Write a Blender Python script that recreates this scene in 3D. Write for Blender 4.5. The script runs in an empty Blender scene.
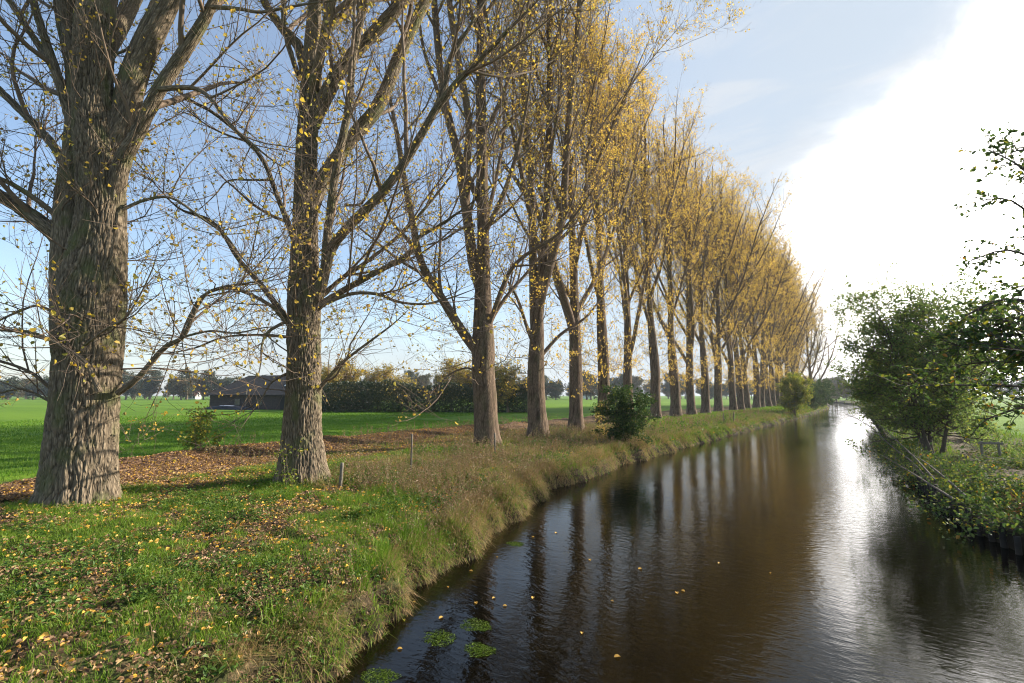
import bpy, math
import numpy as np

sc = bpy.context.scene
COL = sc.collection
PI = math.pi
RS = np.random.default_rng

# ---------------------------------------------------------------- camera
FPX = 484.0
YAW = math.radians(34.4)
PIT = math.atan(53.5 / 484)
CAMZ = 2.2
cam_d = bpy.data.cameras.new('camera')
cam = bpy.data.objects.new('camera', cam_d)
COL.objects.link(cam)
cam.location = (0, 0, CAMZ)
cam.rotation_euler = (PI / 2 + PIT, 0, YAW)
cam_d.sensor_width = 36
cam_d.lens = FPX / 1024 * 36
cam_d.clip_start = 0.05
cam_d.clip_end = 6000
sc.camera = cam
_Fh = np.array([-math.sin(YAW), math.cos(YAW), 0.0])
_R = np.array([math.cos(YAW), math.sin(YAW), 0.0])
_Z = np.array([0, 0, 1.0])
_Fw = _Fh * math.cos(PIT) + _Z * math.sin(PIT)
_U = -_Fh * math.sin(PIT) + _Z * math.cos(PIT)
_C = np.array([0, 0, CAMZ])


def ray(x, y):
    return _Fw * FPX + _R * (x - 512) + _U * (341.5 - y)


def gp(x, y, z=0.0):
    """point of the plane at height z seen at a photo pixel"""
    d = ray(x, y)
    return _C + d * ((z - CAMZ) / d[2])


def dp(x, y, dep):
    """point at horizontal depth dep seen at a photo pixel"""
    d = ray(x, y)
    return _C + d * (dep / d.dot(_Fh))


# ---------------------------------------------------------------- numpy helpers
def _hash(ix, iy, iz, seed):
    h = (ix * 374761393 + iy * 668265263 + iz * 2147483647 + seed * 1274126177) & 0xffffffff
    h = ((h ^ (h >> 13)) * 1274126177) & 0xffffffff
    h = h ^ (h >> 16)
    return (h & 0xffff) / 65535.0


def vnoise(p, seed=0):
    """3D value noise in 0..1, p (N,3)"""
    i = np.floor(p).astype(np.int64)
    f = p - i
    f = f * f * (3 - 2 * f)
    r = 0
    for dx in (0, 1):
        for dy in (0, 1):
            for dz in (0, 1):
                w = (f[:, 0] if dx else 1 - f[:, 0]) * (f[:, 1] if dy else 1 - f[:, 1]) * (f[:, 2] if dz else 1 - f[:, 2])
                r = r + w * _hash(i[:, 0] + dx, i[:, 1] + dy, i[:, 2] + dz, seed)
    return r


def fbm2(x, y, s=1.0, seed=0, o=3):
    r = 0; a = .5; t = 0
    for k in range(o):
        p = np.stack([np.asarray(x, float) * s, np.asarray(y, float) * s, np.full(np.shape(x), 3.7 * k)], -1)
        r = r + a * vnoise(p, seed + k); t += a; a *= .5; s *= 2.1
    return r / t


def norm(v):
    return v / np.maximum(np.linalg.norm(v, axis=-1, keepdims=True), 1e-9)


class Mesh:
    """collects vertex and face arrays, then links them as one mesh object"""
    def __init__(self):
        self.v = []; self.f = []; self.m = []; self.n = 0; self.attr = []; self.rel = []

    def add(self, v, faces, mat=0, attr=None):
        v = np.asarray(v, float).reshape(-1, 3)
        for f in faces:
            f = np.asarray(f)
            if len(f):
                self.f.append(f + self.n); self.m.append(mat)
        self.v.append(v); self.n += len(v)
        self.attr.append(np.zeros((len(v), 3)) if attr is None else np.asarray(attr, float).reshape(-1, 3))

    def data(self, name, mats, smooth=True, attr=None):
        me = bpy.data.meshes.new(name)
        V = np.concatenate(self.v) if self.v else np.zeros((0, 3))
        me.vertices.add(len(V)); me.vertices.foreach_set('co', V.astype(np.float32).ravel())
        loops = np.concatenate([f.ravel() for f in self.f]); tot = np.concatenate([np.full(len(f), f.shape[1]) for f in self.f])
        st = np.concatenate([[0], np.cumsum(tot)[:-1]])
        me.loops.add(len(loops)); me.loops.foreach_set('vertex_index', loops.astype(np.int32))
        me.polygons.add(len(tot)); me.polygons.foreach_set('loop_start', st.astype(np.int32))
        mi = np.concatenate([np.full(len(f), m) for f, m in zip(self.f, self.m)])
        me.polygons.foreach_set('material_index', mi.astype(np.int32))
        me.polygons.foreach_set('use_smooth', np.full(len(tot), bool(smooth)))
        for m in (mats if isinstance(mats, (list, tuple)) else [mats]):
            me.materials.append(m)
        if attr:
            a = me.attributes.new(attr, 'FLOAT_VECTOR', 'POINT')
            a.data.foreach_set('vector', np.concatenate(self.attr).astype(np.float32).ravel())
            if attr == 'bark':
                a = me.attributes.new('relief', 'FLOAT', 'POINT')
                a.data.foreach_set('value', np.concatenate(self.rel).astype(np.float32))
        me.update(calc_edges=True); me.validate()
        return me

    def build(self, name, mats, parent=None, smooth=True, attr=None):
        me = self.data(name, mats, smooth, attr)
        return link(name, me, parent)


def link(name, me, parent=None):
    o = bpy.data.objects.new(name, me); COL.objects.link(o)
    if parent is not None:
        o.parent = parent
    return o


def thing(name, label, cat, loc=(0, 0, 0), rz=0.0, group=None, scale=1.0):
    o = bpy.data.objects.new(name, None); COL.objects.link(o)
    o.empty_display_size = .3
    o.location = loc; o.rotation_euler = (0, 0, rz)
    o.scale = (scale,) * 3 if np.isscalar(scale) else scale
    o['label'] = label; o['category'] = cat
    if group: o['group'] = group
    return o


def tag(o, label=None, cat=None, group=None, kind=None):
    if label: o['label'] = label
    if cat: o['category'] = cat
    if group: o['group'] = group
    if kind: o['kind'] = kind
    return o


def copy_tree(o, parent=None):
    c = o.copy(); COL.objects.link(c)
    if parent is not None: c.parent = parent
    for ch in list(o.children):
        copy_tree(ch, c)
    return c


# ---- tubes
def tubes(M, P, Rd, S, mat=0, attr_off=0.0, flat_normal=None, shape=None):
    """P (N,K,3) centre lines, Rd (N,K) radii; shape(ang, attr)->radius factor"""
    N, K, _ = P.shape
    T = np.gradient(P, axis=1) if K > 2 else np.repeat((P[:, 1:] - P[:, :1]), K, 1)
    T = norm(T)
    ref = np.where(np.abs(T[:, :1, 2:]) > .75, np.array([1.0, .13, 0]), np.array([0, .1, 1.0]))
    ref = np.broadcast_to(ref, T.shape)
    A = norm(np.cross(T, ref)); B = np.cross(T, A)
    an = np.arange(S) * 2 * PI / S
    ca, sa = np.cos(an), np.sin(an)
    seg = np.linalg.norm(np.diff(P, axis=1), axis=2)
    L = np.concatenate([np.zeros((N, 1)), np.cumsum(seg, 1)], 1)
    rn = Rd[:, :1].mean(1)
    at = np.stack([np.broadcast_to(ca * 1.0, (N, K, S)) * rn[:, None, None], np.broadcast_to(sa, (N, K, S)) * rn[:, None, None],
                   np.broadcast_to(L[:, :, None], (N, K, S))], -1)
    off = np.arange(N)[:, None, None, None] * np.array([3.1, 7.7, 1.3]) + attr_off
    at = at + off
    rr = Rd[:, :, None] * np.ones((1, 1, S)); rel = np.full(N * K * S, .75)
    if shape is not None:
        dsp, rel = shape(at.reshape(-1, 3), L); rr = rr + dsp.reshape(N, K, S)
    V = P[:, :, None, :] + rr[..., None] * (A[:, :, None, :] * ca[:, None] + B[:, :, None, :] * sa[:, None])
    n = np.arange(N)[:, None, None]; k = np.arange(K - 1)[None, :, None]; s = np.arange(S)[None, None, :]
    a = (n * K + k) * S + s; b = (n * K + k) * S + (s + 1) % S
    F = np.stack([a, b, b + S, a + S], -1).reshape(-1, 4)
    M.add(V, [F], mat, at); M.rel.append(rel)


def grow(rng, S0, D, L, R, K, wob, up, tip=.25, down=0.0):
    """random walk branches: start, direction, length, radius"""
    N = len(S0)
    P = np.zeros((N, K, 3)); P[:, 0] = S0
    d = norm(D)
    st = (L / (K - 1))[:, None]
    for k in range(1, K):
        d = norm(d + rng.normal(0, wob, (N, 3)) + np.array([0, 0, 1.0]) * (up - down))
        P[:, k] = P[:, k - 1] + d * st
    t = np.linspace(0, 1, K)
    Rd = R[:, None] * ((1 - t) ** .8 * (1 - tip) + tip)[None, :]
    return P, Rd


def kids(rng, P, Rd, n, t0, t1, ang, dang, lo=0.0, bias_up=0.0, wt=None, tpow=1.0):
    """n child starts on parent polylines -> starts, dirs, parent radius"""
    N, K, _ = P.shape
    ln = np.linalg.norm(np.diff(P, axis=1), axis=2).sum(1)
    w = ln if wt is None else ln * wt
    pi = rng.choice(N, n, p=w / w.sum())
    t = (t0 + (t1 - t0) * rng.random(n) ** tpow) * (K - 1)
    k = np.minimum(t.astype(int), K - 2); f = (t - k)[:, None]
    s = P[pi, k] * (1 - f) + P[pi, k + 1] * f
    T = norm(P[pi, k + 1] - P[pi, k])
    r = Rd[pi, k] * (1 - f[:, 0]) + Rd[pi, k + 1] * f[:, 0]
    q = rng.normal(0, 1, (n, 3)); q[:, 2] += bias_up
    q = norm(q - (q * T).sum(1, keepdims=True) * T)
    a = np.radians(ang + rng.normal(0, dang, n))[:, None]
    d = T * np.cos(a) + q * np.sin(a)
    return s, d, r, pi


def leaves(M, pos, ax, nrm, ln, wid, fold=.25, mat=0):
    """leaf blades: two folded quads each"""
    ax = norm(ax); n = norm(nrm - (nrm * ax).sum(1, keepdims=True) * ax); b = np.cross(n, ax)
    ln = ln[:, None]; w = ln * wid
    up = n * (w * fold)
    v = np.stack([pos, pos + ax * ln * .28 + b * w * .42 + up * .8, pos + ax * ln * .68 + b * w * .38 + up,
                  pos + ax * ln, pos + ax * ln * .68 - b * w * .38 + up, pos + ax * ln * .28 - b * w * .42 + up * .8], 1)
    N = len(pos); i = np.arange(N)[:, None] * 6
    F = np.concatenate([i + np.array([0, 1, 2, 3]), i + np.array([0, 3, 4, 5])])
    M.add(v, [F], mat)


def blades(M, base, h, w, lean, rng, mat=0, curve=1.0):
    """grass blades: quad plus tip triangle; lean (N,3) horizontal drift at the tip"""
    N = len(base)
    a = rng.random(N) * 2 * PI
    side = np.stack([np.cos(a), np.sin(a), np.zeros(N)], -1) * (w[:, None] * .5)
    upv = np.array([0, 0, 1.0]) * h[:, None]
    mid = base + upv * .55 + lean * .35
    tip = base + upv * (1 - .25 * np.minimum(1, np.linalg.norm(lean, axis=1) / np.maximum(h, 1e-6)))[:, None] + lean * curve
    v = np.stack([base - side, base + side, mid + side * .75, mid - side * .75, tip], 1)
    i = np.arange(N)[:, None] * 5
    M.add(v, [i + np.array([0, 1, 2, 3]), i + np.array([3, 2, 4])], mat)


def rvec(rng, n):
    return norm(rng.normal(0, 1, (n, 3)))


# ---------------------------------------------------------------- materials
def newmat(name):
    m = bpy.data.materials.new(name); m.use_nodes = True
    nt = m.node_tree; nt.nodes.clear()
    out = nt.nodes.new('ShaderNodeOutputMaterial')
    return m, nt, out


def N_(nt, t, **kw):
    n = nt.nodes.new('ShaderNode' + t)
    for k, v in kw.items():
        if hasattr(n, k): setattr(n, k, v)
        else: n.inputs[k.replace('_', ' ')].default_value = v
    return n


def ramp(nt, fac, stops, interp='LINEAR'):
    r = nt.nodes.new('ShaderNodeValToRGB'); r.color_ramp.interpolation = interp
    e = r.color_ramp.elements
    while len(e) < len(stops): e.new(.5)
    for q, (p, c) in zip(e, stops):
        q.position = p; q.color = (*c, 1) if len(c) == 3 else c
    nt.links.new(fac, r.inputs[0])
    return r.outputs[0]


def mixc(nt, fac, a, b, blend='MIX'):
    m = nt.nodes.new('ShaderNodeMix'); m.data_type = 'RGBA'; m.blend_type = blend
    for i, v in ((0, fac), (6, a), (7, b)):
        if isinstance(v, bpy.types.NodeSocket): nt.links.new(v, m.inputs[i])
        elif i == 0: m.inputs[0].default_value = v
        else: m.inputs[i].default_value = (*v, 1)
    return m.outputs[2]


def noise(nt, vec, scale, detail=4, rough=.55, dist=0.0):
    n = nt.nodes.new('ShaderNodeTexNoise'); n.inputs['Scale'].default_value = scale
    n.inputs['Detail'].default_value = detail; n.inputs['Roughness'].default_value = rough
    n.inputs['Distortion'].default_value = dist
    if vec is not None: nt.links.new(vec, n.inputs['Vector'])
    return n.outputs['Fac']


def mapping(nt, vec, scale=(1, 1, 1), loc=(0, 0, 0)):
    m = nt.nodes.new('ShaderNodeMapping'); m.inputs['Scale'].default_value = scale; m.inputs['Location'].default_value = loc
    nt.links.new(vec, m.inputs['Vector']); return m.outputs[0]


def math_(nt, op, a, b=None, clamp=False):
    m = nt.nodes.new('ShaderNodeMath'); m.operation = op; m.use_clamp = clamp
    for i, v in enumerate((a, b)):
        if v is None: continue
        if isinstance(v, bpy.types.NodeSocket): nt.links.new(v, m.inputs[i])
        else: m.inputs[i].default_value = v
    return m.outputs[0]


def mrange(nt, v, a, b, c=0.0, d=1.0, smooth=True):
    m = nt.nodes.new('ShaderNodeMapRange'); m.interpolation_type = 'SMOOTHSTEP' if smooth else 'LINEAR'
    nt.links.new(v, m.inputs[0])
    for i, q in zip((1, 2, 3, 4), (a, b, c, d)): m.inputs[i].default_value = q
    return m.outputs[0]


def leafmat(name, stops, trans=.4, gloss=.06, rough=.45):
    """thin leaf: diffuse + translucent, colour varies leaf by leaf"""
    m, nt, out = newmat(name)
    g = nt.nodes.new('ShaderNodeNewGeometry')
    c = ramp(nt, g.outputs['Random Per Island'], stops)
    d = nt.nodes.new('ShaderNodeBsdfDiffuse'); t = nt.nodes.new('ShaderNodeBsdfTranslucent')
    nt.links.new(c, d.inputs[0]); nt.links.new(c, t.inputs[0])
    mx = nt.nodes.new('ShaderNodeMixShader'); mx.inputs[0].default_value = trans
    nt.links.new(d.outputs[0], mx.inputs[1]); nt.links.new(t.outputs[0], mx.inputs[2])
    gl = nt.nodes.new('ShaderNodeBsdfGlossy'); gl.inputs['Roughness'].default_value = rough
    gl.inputs['Color'].default_value = (.9, .9, .9, 1)
    m2 = nt.nodes.new('ShaderNodeMixShader'); m2.inputs[0].default_value = gloss
    nt.links.new(mx.outputs[0], m2.inputs[1]); nt.links.new(gl.outputs[0], m2.inputs[2])
    nt.links.new(m2.outputs[0], out.inputs[0])
    return m


def plain(name, col, rough=.8, var=.25, scale=3.0, bump=0.0, metal=0.0, coord='Object'):
    m, nt, out = newmat(name)
    b = nt.nodes.new('ShaderNodeBsdfPrincipled'); b.inputs['Roughness'].default_value = rough
    b.inputs['Metallic'].default_value = metal
    tc = nt.nodes.new('ShaderNodeTexCoord')
    f = noise(nt, tc.outputs[coord], scale, 5)
    lo = tuple(x * (1 - var) for x in col); hi = tuple(min(1, x * (1 + var)) for x in col)
    nt.links.new(ramp(nt, f, [(.3, lo), (.7, hi)]), b.inputs['Base Color'])
    if bump:
        bp = nt.nodes.new('ShaderNodeBump'); bp.inputs['Strength'].default_value = bump; bp.inputs['Distance'].default_value = .05
        nt.links.new(f, bp.inputs['Height']); nt.links.new(bp.outputs[0], b.inputs['Normal'])
    nt.links.new(b.outputs[0], out.inputs[0])
    return m


def barkmat(name, hi, lo, moss=(.115, .125, .05), scale=15.0, strength=1.0, dist=.03, mossamt=.75):
    m, nt, out = newmat(name)
    at = nt.nodes.new('ShaderNodeAttribute'); at.attribute_name = 'bark'
    v = at.outputs['Vector']
    nz = nt.nodes.new('ShaderNodeTexNoise'); nz.inputs['Scale'].default_value = 5.0; nz.inputs['Detail'].default_value = 3
    nt.links.new(mapping(nt, v, (1, 1, .5)), nz.inputs['Vector'])
    ad = nt.nodes.new('ShaderNodeVectorMath'); ad.operation = 'MULTIPLY_ADD'
    nt.links.new(nz.outputs['Color'], ad.inputs[0]); ad.inputs[1].default_value = (.12, .12, .3); nt.links.new(v, ad.inputs[2])
    mv = mapping(nt, ad.outputs[0], (1, 1, .21))
    vo = nt.nodes.new('ShaderNodeTexVoronoi'); vo.feature = 'DISTANCE_TO_EDGE'; vo.inputs['Scale'].default_value = scale
    nt.links.new(mv, vo.inputs['Vector'])
    ridge = mrange(nt, vo.outputs['Distance'], 0.0, .32)
    fine = noise(nt, mapping(nt, v, (1, 1, .35)), 38, 6, .65)
    big = noise(nt, v, 1.3, 3)
    rl = nt.nodes.new('ShaderNodeAttribute'); rl.attribute_name = 'relief'
    tone = mixc(nt, math_(nt, 'MULTIPLY', mrange(nt, rl.outputs['Fac'], .05, .6, .15, 1.0), math_(nt, 'ADD', .45, math_(nt, 'MULTIPLY', ridge, .55))), lo, hi)
    tone = mixc(nt, mrange(nt, fine, .4, .8, 0, .5), tone, tuple(x * .45 for x in hi))
    tone = mixc(nt, math_(nt, 'MULTIPLY', mrange(nt, big, .48, .7), mossamt), tone, moss)
    b = nt.nodes.new('ShaderNodeBsdfPrincipled'); b.inputs['Roughness'].default_value = .92
    b.inputs['Specular IOR Level'].default_value = .15
    nt.links.new(tone, b.inputs['Base Color'])
    h = math_(nt, 'ADD', ridge, math_(nt, 'MULTIPLY', fine, .35))
    bp = nt.nodes.new('ShaderNodeBump'); bp.inputs['Strength'].default_value = strength; bp.inputs['Distance'].default_value = dist
    nt.links.new(h, bp.inputs['Height']); nt.links.new(bp.outputs[0], b.inputs['Normal'])
    nt.links.new(b.outputs[0], out.inputs[0])
    return m


BARK = barkmat('furrowed_bark', (.265, .21, .145), (.036, .027, .018), scale=20.0, strength=.7, dist=.02)
BARK_ROW = barkmat('warm_furrowed_bark', (.225, .16, .11), (.038, .026, .017), scale=20.0, strength=.7, dist=.02, mossamt=.25)
BARK_SMALL = plain('small_bark', (.14, .105, .07), .9, .3, 6)
TWIG = plain('twig_bark', (.15, .105, .07), .85, .25, 2)
TWIG_DARK = plain('dark_twig_bark', (.07, .052, .036), .85, .25, 2)
YEL = leafmat('yellow_poplar_leaf', [(0, (.66, .50, .06)), (.35, (.62, .42, .05)), (.6, (.55, .36, .07)), (.85, (.36, .34, .07)), (1, (.34, .20, .08))], .5, .02, .5)
YELDENSE = leafmat('golden_poplar_leaf', [(0, (.82, .60, .08)), (.3, (.78, .52, .08)), (.65, (.64, .41, .09)), (.85, (.48, .38, .08)), (1, (.36, .23, .10))], .5, .02, .5)
GREENLEAF = leafmat('dark_green_leaf', [(0, (.10, .155, .04)), (.5, (.15, .215, .05)), (.85, (.21, .26, .06)), (1, (.27, .25, .06))], .58, .015, .5)
BUSHLEAF = leafmat('dark_bush_leaf', [(0, (.025, .055, .012)), (.5, (.045, .085, .018)), (.9, (.08, .12, .025)), (1, (.15, .15, .03))], .35, .02, .4)
ALDERLEAF = leafmat('alder_leaf', [(0, (.04, .075, .016)), (.55, (.065, .115, .022)), (.8, (.13, .17, .022)), (.97, (.26, .25, .025)), (1, (.4, .16, .02))], .5, .03, .5)
YGREEN = leafmat('yellow_green_leaf', [(0, (.09, .14, .022)), (.5, (.17, .22, .028)), (.8, (.31, .30, .035)), (1, (.46, .35, .04))], .5, .02, .5)
AUTUMN = leafmat('autumn_hedge_leaf', [(0, (.12, .14, .03)), (.35, (.32, .26, .04)), (.75, (.52, .38, .06)), (1, (.55, .32, .07))], .5)
HEDGE = leafmat('hedge_leaf', [(0, (.02, .035, .012)), (.6, (.035, .06, .016)), (1, (.08, .085, .02))], .2)
FAR1 = leafmat('far_olive_leaf', [(0, (.07, .075, .03)), (.5, (.11, .10, .045)), (1, (.19, .14, .06))], .25, 0.02)
FAR2 = leafmat('far_green_leaf', [(0, (.035, .055, .03)), (.6, (.055, .075, .035)), (1, (.09, .10, .04))], .25, 0.02)
GRASS = leafmat('green_grass', [(0, (.08, .175, .010)), (.5, (.14, .245, .016)), (.85, (.20, .29, .03)), (1, (.30, .27, .09))], .35, .015, .5)
FIELDG = leafmat('field_grass', [(0, (.07, .17, .012)), (.6, (.105, .215, .016)), (1, (.17, .26, .025))], .35, .01, .5)
DRY = leafmat('dry_grass', [(0, (.28, .17, .07)), (.3, (.42, .30, .14)), (.55, (.30, .21, .09)), (.75, (.20, .19, .05)), (1, (.13, .18, .028))], .35, .015, .5)
WEED = leafmat('withered_weed', [(0, (.20, .11, .06)), (.4, (.28, .18, .09)), (.7, (.34, .25, .13)), (.85, (.14, .15, .04)), (1, (.08, .12, .025))], .3, .03)
HERB = leafmat('nettle_leaf', [(0, (.05, .11, .02)), (.6, (.09, .16, .025)), (1, (.15, .21, .04))], .35, .015, .5)
LITTER = leafmat('fallen_leaf', [(0, (.16, .09, .05)), (.35, (.25, .155, .09)), (.62, (.34, .22, .13)), (.8, (.42, .27, .13)), (.9, (.55, .31, .05)), (1, (.62, .4, .06))], .2, .015, .5)
BRIGHTLEAF = leafmat('bright_fallen_leaf', [(0, (.62, .36, .03)), (.5, (.66, .42, .1)), (.8, (.58, .28, .03)), (1, (.55, .4, .2))], .25, .02, .5)


# ---------------------------------------------------------------- ground
EDGE_Y = [-60, -6, 3.5, 5.7, 8.1, 13.9, 17.3, 21.6, 27.5, 35.1, 49.8, 67.7, 102, 130, 170, 220, 300]
EDGE_L = [-4.0, -4.1, -4.55, -5.6, -6.2, -7.75, -7.95, -7.95, -7.8, -7.3, -6.7, -5.3, -4.0, -3.4, -4.0, -12, -60]
EDGE_RY = [-60, 5, 12.9, 14.8, 20, 25, 52, 90, 120, 145, 185, 240, 300]
EDGE_RX = [5.5, 4.2, 2.7, 2.2, 1.9, 1.8, 2.2, 2.6, 2.8, 2.8, 2.4, -4, -50]
WATER = -0.8


def xl(y):
    y = np.asarray(y, float)
    return np.interp(y, EDGE_Y, EDGE_L) + .42 * (fbm2(y, 0 * y, .8, 11) - .5) * 2 + .22 * (fbm2(y, 0 * y + 5, 3.0, 12) - .5) * 2


def xr(y):
    return np.interp(np.asarray(y, float), EDGE_RY, EDGE_RX)


def strip_w(y):
    """width of the leaf strewn strip behind the row of poplars"""
    return np.interp(y, [-2, 3, 5, 8], [3.0, 3.9, 5.0, 6.3])


def row_x(y):
    return np.interp(y, [0, 45, 140], [-13.5, -13.6, -8.6])


def G(x, y):
    """height of the ground"""
    x = np.asarray(x, float); y = np.asarray(y, float)
    ol = xl(y) - x; orr = x - xr(y)
    zl = np.interp(ol, [-2.5, -.5, -.05, .06, .3, .8, 2.0, 4, 8], [-2.0, -1.7, -1.2, -.72, -.4, -.22, -.08, 0, .03])
    ro = row_x(y) - x
    zl = zl + np.interp(ro, [-.5, 1, 3, 4.5, 5.2, 6.0, 7.2, 9], [0, -.08, -.12, -.08, .12, .22, -.1, -.2]) - np.interp(y, [4, 8], [.2, 0]) * np.exp(-((ro - 5.8) / .9) ** 2)
    ridge = np.exp(-((ro - 5.7) / .8) ** 2)
    zl = zl + ridge * .4 * np.interp(y, [12, 18], [1, .25]) * np.clip(fbm2(x, y, .45, 21) - .42, 0, 1) * 2 * np.interp(y, [4, 7, 60, 90], [0, 1, 1, 0])
    zr = np.interp(orr, [-2.0, -.3, -.02, .03, .5, 1.5, 3, 9], [-2.0, -1.6, -1.2, -.5, -.36, -.05, .02, -.1])
    z = np.where(ol > -2.5, zl, np.where(orr > -2.0, zr, -2.0))
    land = (ol > .3) | (orr > .3)
    d = np.abs(x) + np.abs(y)
    z = z + land * ((fbm2(x, y, 1.6, 31) - .5) * .16 + (fbm2(x, y, 4.2, 35, 2) - .5) * .13 * (d < 22)) * (d < 90) + land * (fbm2(x, y, .35, 33) - .5) * .16 * (d < 140)
    return z


def build_ground():
    ys = [-60.]
    while ys[-1] < 1500:
        y = ys[-1]
        ys.append(y + (4 if y < -8 else .14 if y < 14 else .25 if y < 40 else .6 if y < 100 else max(2, (y - 90) * .12)))
    ys = np.array(ys)
    off = [0, .04, .08, .14, .22, .32, .45, .6]
    while off[-1] < 1800:
        o = off[-1]; off.append(o + (.16 if o < 14 else .3 if o < 26 else max(.8, (o - 22) * .12)))
    off = np.array(off)
    offr = [0, .03, .08, .2, .35, .5]
    while offr[-1] < 1800:
        o = offr[-1]; offr.append(o + (.3 if o < 8 else max(.6, o * .12)))
    offr = np.array(offr)
    ch = np.array([.02, .08, .2, .4, .6, .8, .92, .985])
    XL = xl(ys)[:, None]; XR = xr(ys)[:, None]
    X = np.concatenate([XL - off[::-1][None, :], XL + (XR - XL) * ch[None, :], XR + offr[None, :]], 1)
    Y = np.broadcast_to(ys[:, None], X.shape)
    Zz = G(X.ravel(), Y.ravel()).reshape(X.shape)
    ny, nx = X.shape
    v = np.stack([X, Y, Zz], -1).reshape(-1, 3)
    i = np.arange(ny - 1)[:, None] * nx + np.arange(nx - 1)[None, :]
    F = np.stack([i, i + 1, i + nx + 1, i + nx], -1).reshape(-1, 4)
    M = Mesh()
    # zone masks: field, litter, path
    x, y = v[:, 0], v[:, 1]
    ro = row_x(y) - x
    n = (fbm2(x, y, .5, 41) - .5) * 2.5
    field = np.clip((ro + n * .5 - strip_w(y) - .3) / .6, 0, 1) + np.clip((x - xr(y) + n * .5 - 5.0) / .8, 0, 1)
    lit = np.clip((ro + n - 1.2) / .6, 0, 1) * (1 - np.clip((ro + n * .5 - strip_w(y)) / .6, 0, 1)) * np.interp(y, [18, 34, 60], [1, .75, .25])
    pc = np.interp(y, [0, 24, 39, 80], [3.2, 3.85, 4.6, 6.2])
    path = np.clip(1 - np.abs(x - pc) / .45, 0, 1) ** .5 * (x > 0)
    at = np.stack([np.clip(field, 0, 1), lit, path], -1)
    M.add(v, [F], 0, at)
    m, nt, out = newmat('ground_soil_and_grass')
    g = nt.nodes.new('ShaderNodeNewGeometry'); P = g.outputs['Position']
    a = nt.nodes.new('ShaderNodeAttribute'); a.attribute_name = 'zone'
    sp = nt.nodes.new('ShaderNodeSeparateXYZ'); nt.links.new(a.outputs['Vector'], sp.inputs[0])
    n1 = noise(nt, P, .9, 6, .6); n2 = noise(nt, P, 14, 5, .65); n3 = noise(nt, mapping(nt, P, (.25, 1, 1)), .12, 4); n4 = noise(nt, P, 45, 4, .7)
    bank = mixc(nt, mrange(nt, n1, .42, .58), (.055, .042, .024), (.06, .085, .022))
    bank = mixc(nt, mrange(nt, n2, .45, .7), bank, (.14, .10, .055))
    soil = mixc(nt, mrange(nt, n2, .35, .65), (.11, .065, .04), (.25, .155, .095))
    soil = mixc(nt, mrange(nt, n4, .55, .75), soil, (.07, .045, .03))
    fieldc = mixc(nt, mrange(nt, n3, .35, .65), (.095, .18, .014), (.145, .245, .02))
    fieldc = mixc(nt, mrange(nt, n2, .35, .75, 0, .6), fieldc, (.04, .10, .014))
    c = mixc(nt, sp.outputs[1], bank, soil)
    c = mixc(nt, sp.outputs[0], c, fieldc)
    c = mixc(nt, sp.outputs[2], c, (.17, .135, .10))
    sz = nt.nodes.new('ShaderNodeSeparateXYZ'); nt.links.new(P, sz.inputs[0])
    c = mixc(nt, mrange(nt, sz.outputs[2], -.55, -.40, 1, 0), c, (.03, .023, .015))
    b = nt.nodes.new('ShaderNodeBsdfPrincipled'); b.inputs['Roughness'].default_value = .95; b.inputs['Specular IOR Level'].default_value = .1
    nt.links.new(c, b.inputs['Base Color'])
    bp = nt.nodes.new('ShaderNodeBump'); bp.inputs['Strength'].default_value = .8; bp.inputs['Distance'].default_value = .06
    nt.links.new(math_(nt, 'ADD', n2, math_(nt, 'MULTIPLY', n4, .4)), bp.inputs['Height']); nt.links.new(bp.outputs[0], b.inputs['Normal'])
    nt.links.new(b.outputs[0], out.inputs[0])
    o = M.build('ground', m, attr='zone')
    tag(o, 'grassy riverbank, leaf strewn soil and flat green fields', kind='structure')


build_ground()


def build_water():
    ys = np.concatenate([np.arange(-60, 140, 4.), np.arange(140, 301, 8.)])
    Xl = np.interp(ys, EDGE_Y, EDGE_L) - 1.2; Xr = xr(ys) + .6
    Xl = np.minimum(Xl, xl(ys) - .35) + 0
    # stay inside the banks' foot: water runs a little under both banks
    v = []
    for y, a, b in zip(ys, Xl, Xr): v += [(a, y, WATER), (b, y, WATER)]
    i = np.arange(len(ys) - 1)[:, None] * 2
    M = Mesh(); M.add(v, [i + np.array([0, 1, 3, 2])])
    m, nt, out = newmat('river_water')
    g = nt.nodes.new('ShaderNodeNewGeometry'); P = g.outputs['Position']
    b = nt.nodes.new('ShaderNodeBsdfPrincipled')
    n0 = noise(nt, P, .35, 3)
    nt.links.new(mixc(nt, mrange(nt, n0, .35, .65), (.0022, .0018, .0009), (.004, .003, .0012)), b.inputs['Base Color'])
    b.inputs['Roughness'].default_value = .035; b.inputs['IOR'].default_value = 1.333
    w1 = noise(nt, mapping(nt, P, (2.4, 5.5, 1)), 1.6, 3, .5, .6)
    w2 = noise(nt, mapping(nt, P, (6, 9, 1)), 2.0, 2, .5, .3)
    w3 = noise(nt, mapping(nt, P, (.7, 1.4, 1)), .9, 2)
    calm = mrange(nt, noise(nt, mapping(nt, P, (.5, .16, 1)), .8, 3), .35, .65, .35, 1.0)
    h = math_(nt, 'ADD', math_(nt, 'MULTIPLY', math_(nt, 'ADD', w1, math_(nt, 'MULTIPLY', w2, .35)), calm), math_(nt, 'MULTIPLY', w3, .5))
    bp = nt.nodes.new('ShaderNodeBump'); bp.inputs['Strength'].default_value = 1.0; bp.inputs['Distance'].default_value = .009
    nt.links.new(h, bp.inputs['Height']); nt.links.new(bp.outputs[0], b.inputs['Normal'])
    nt.links.new(b.outputs[0], out.inputs[0])
    o = M.build('water', m, smooth=False)
    tag(o, 'dark brown rippled water of the straight narrow river', kind='structure')


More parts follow.
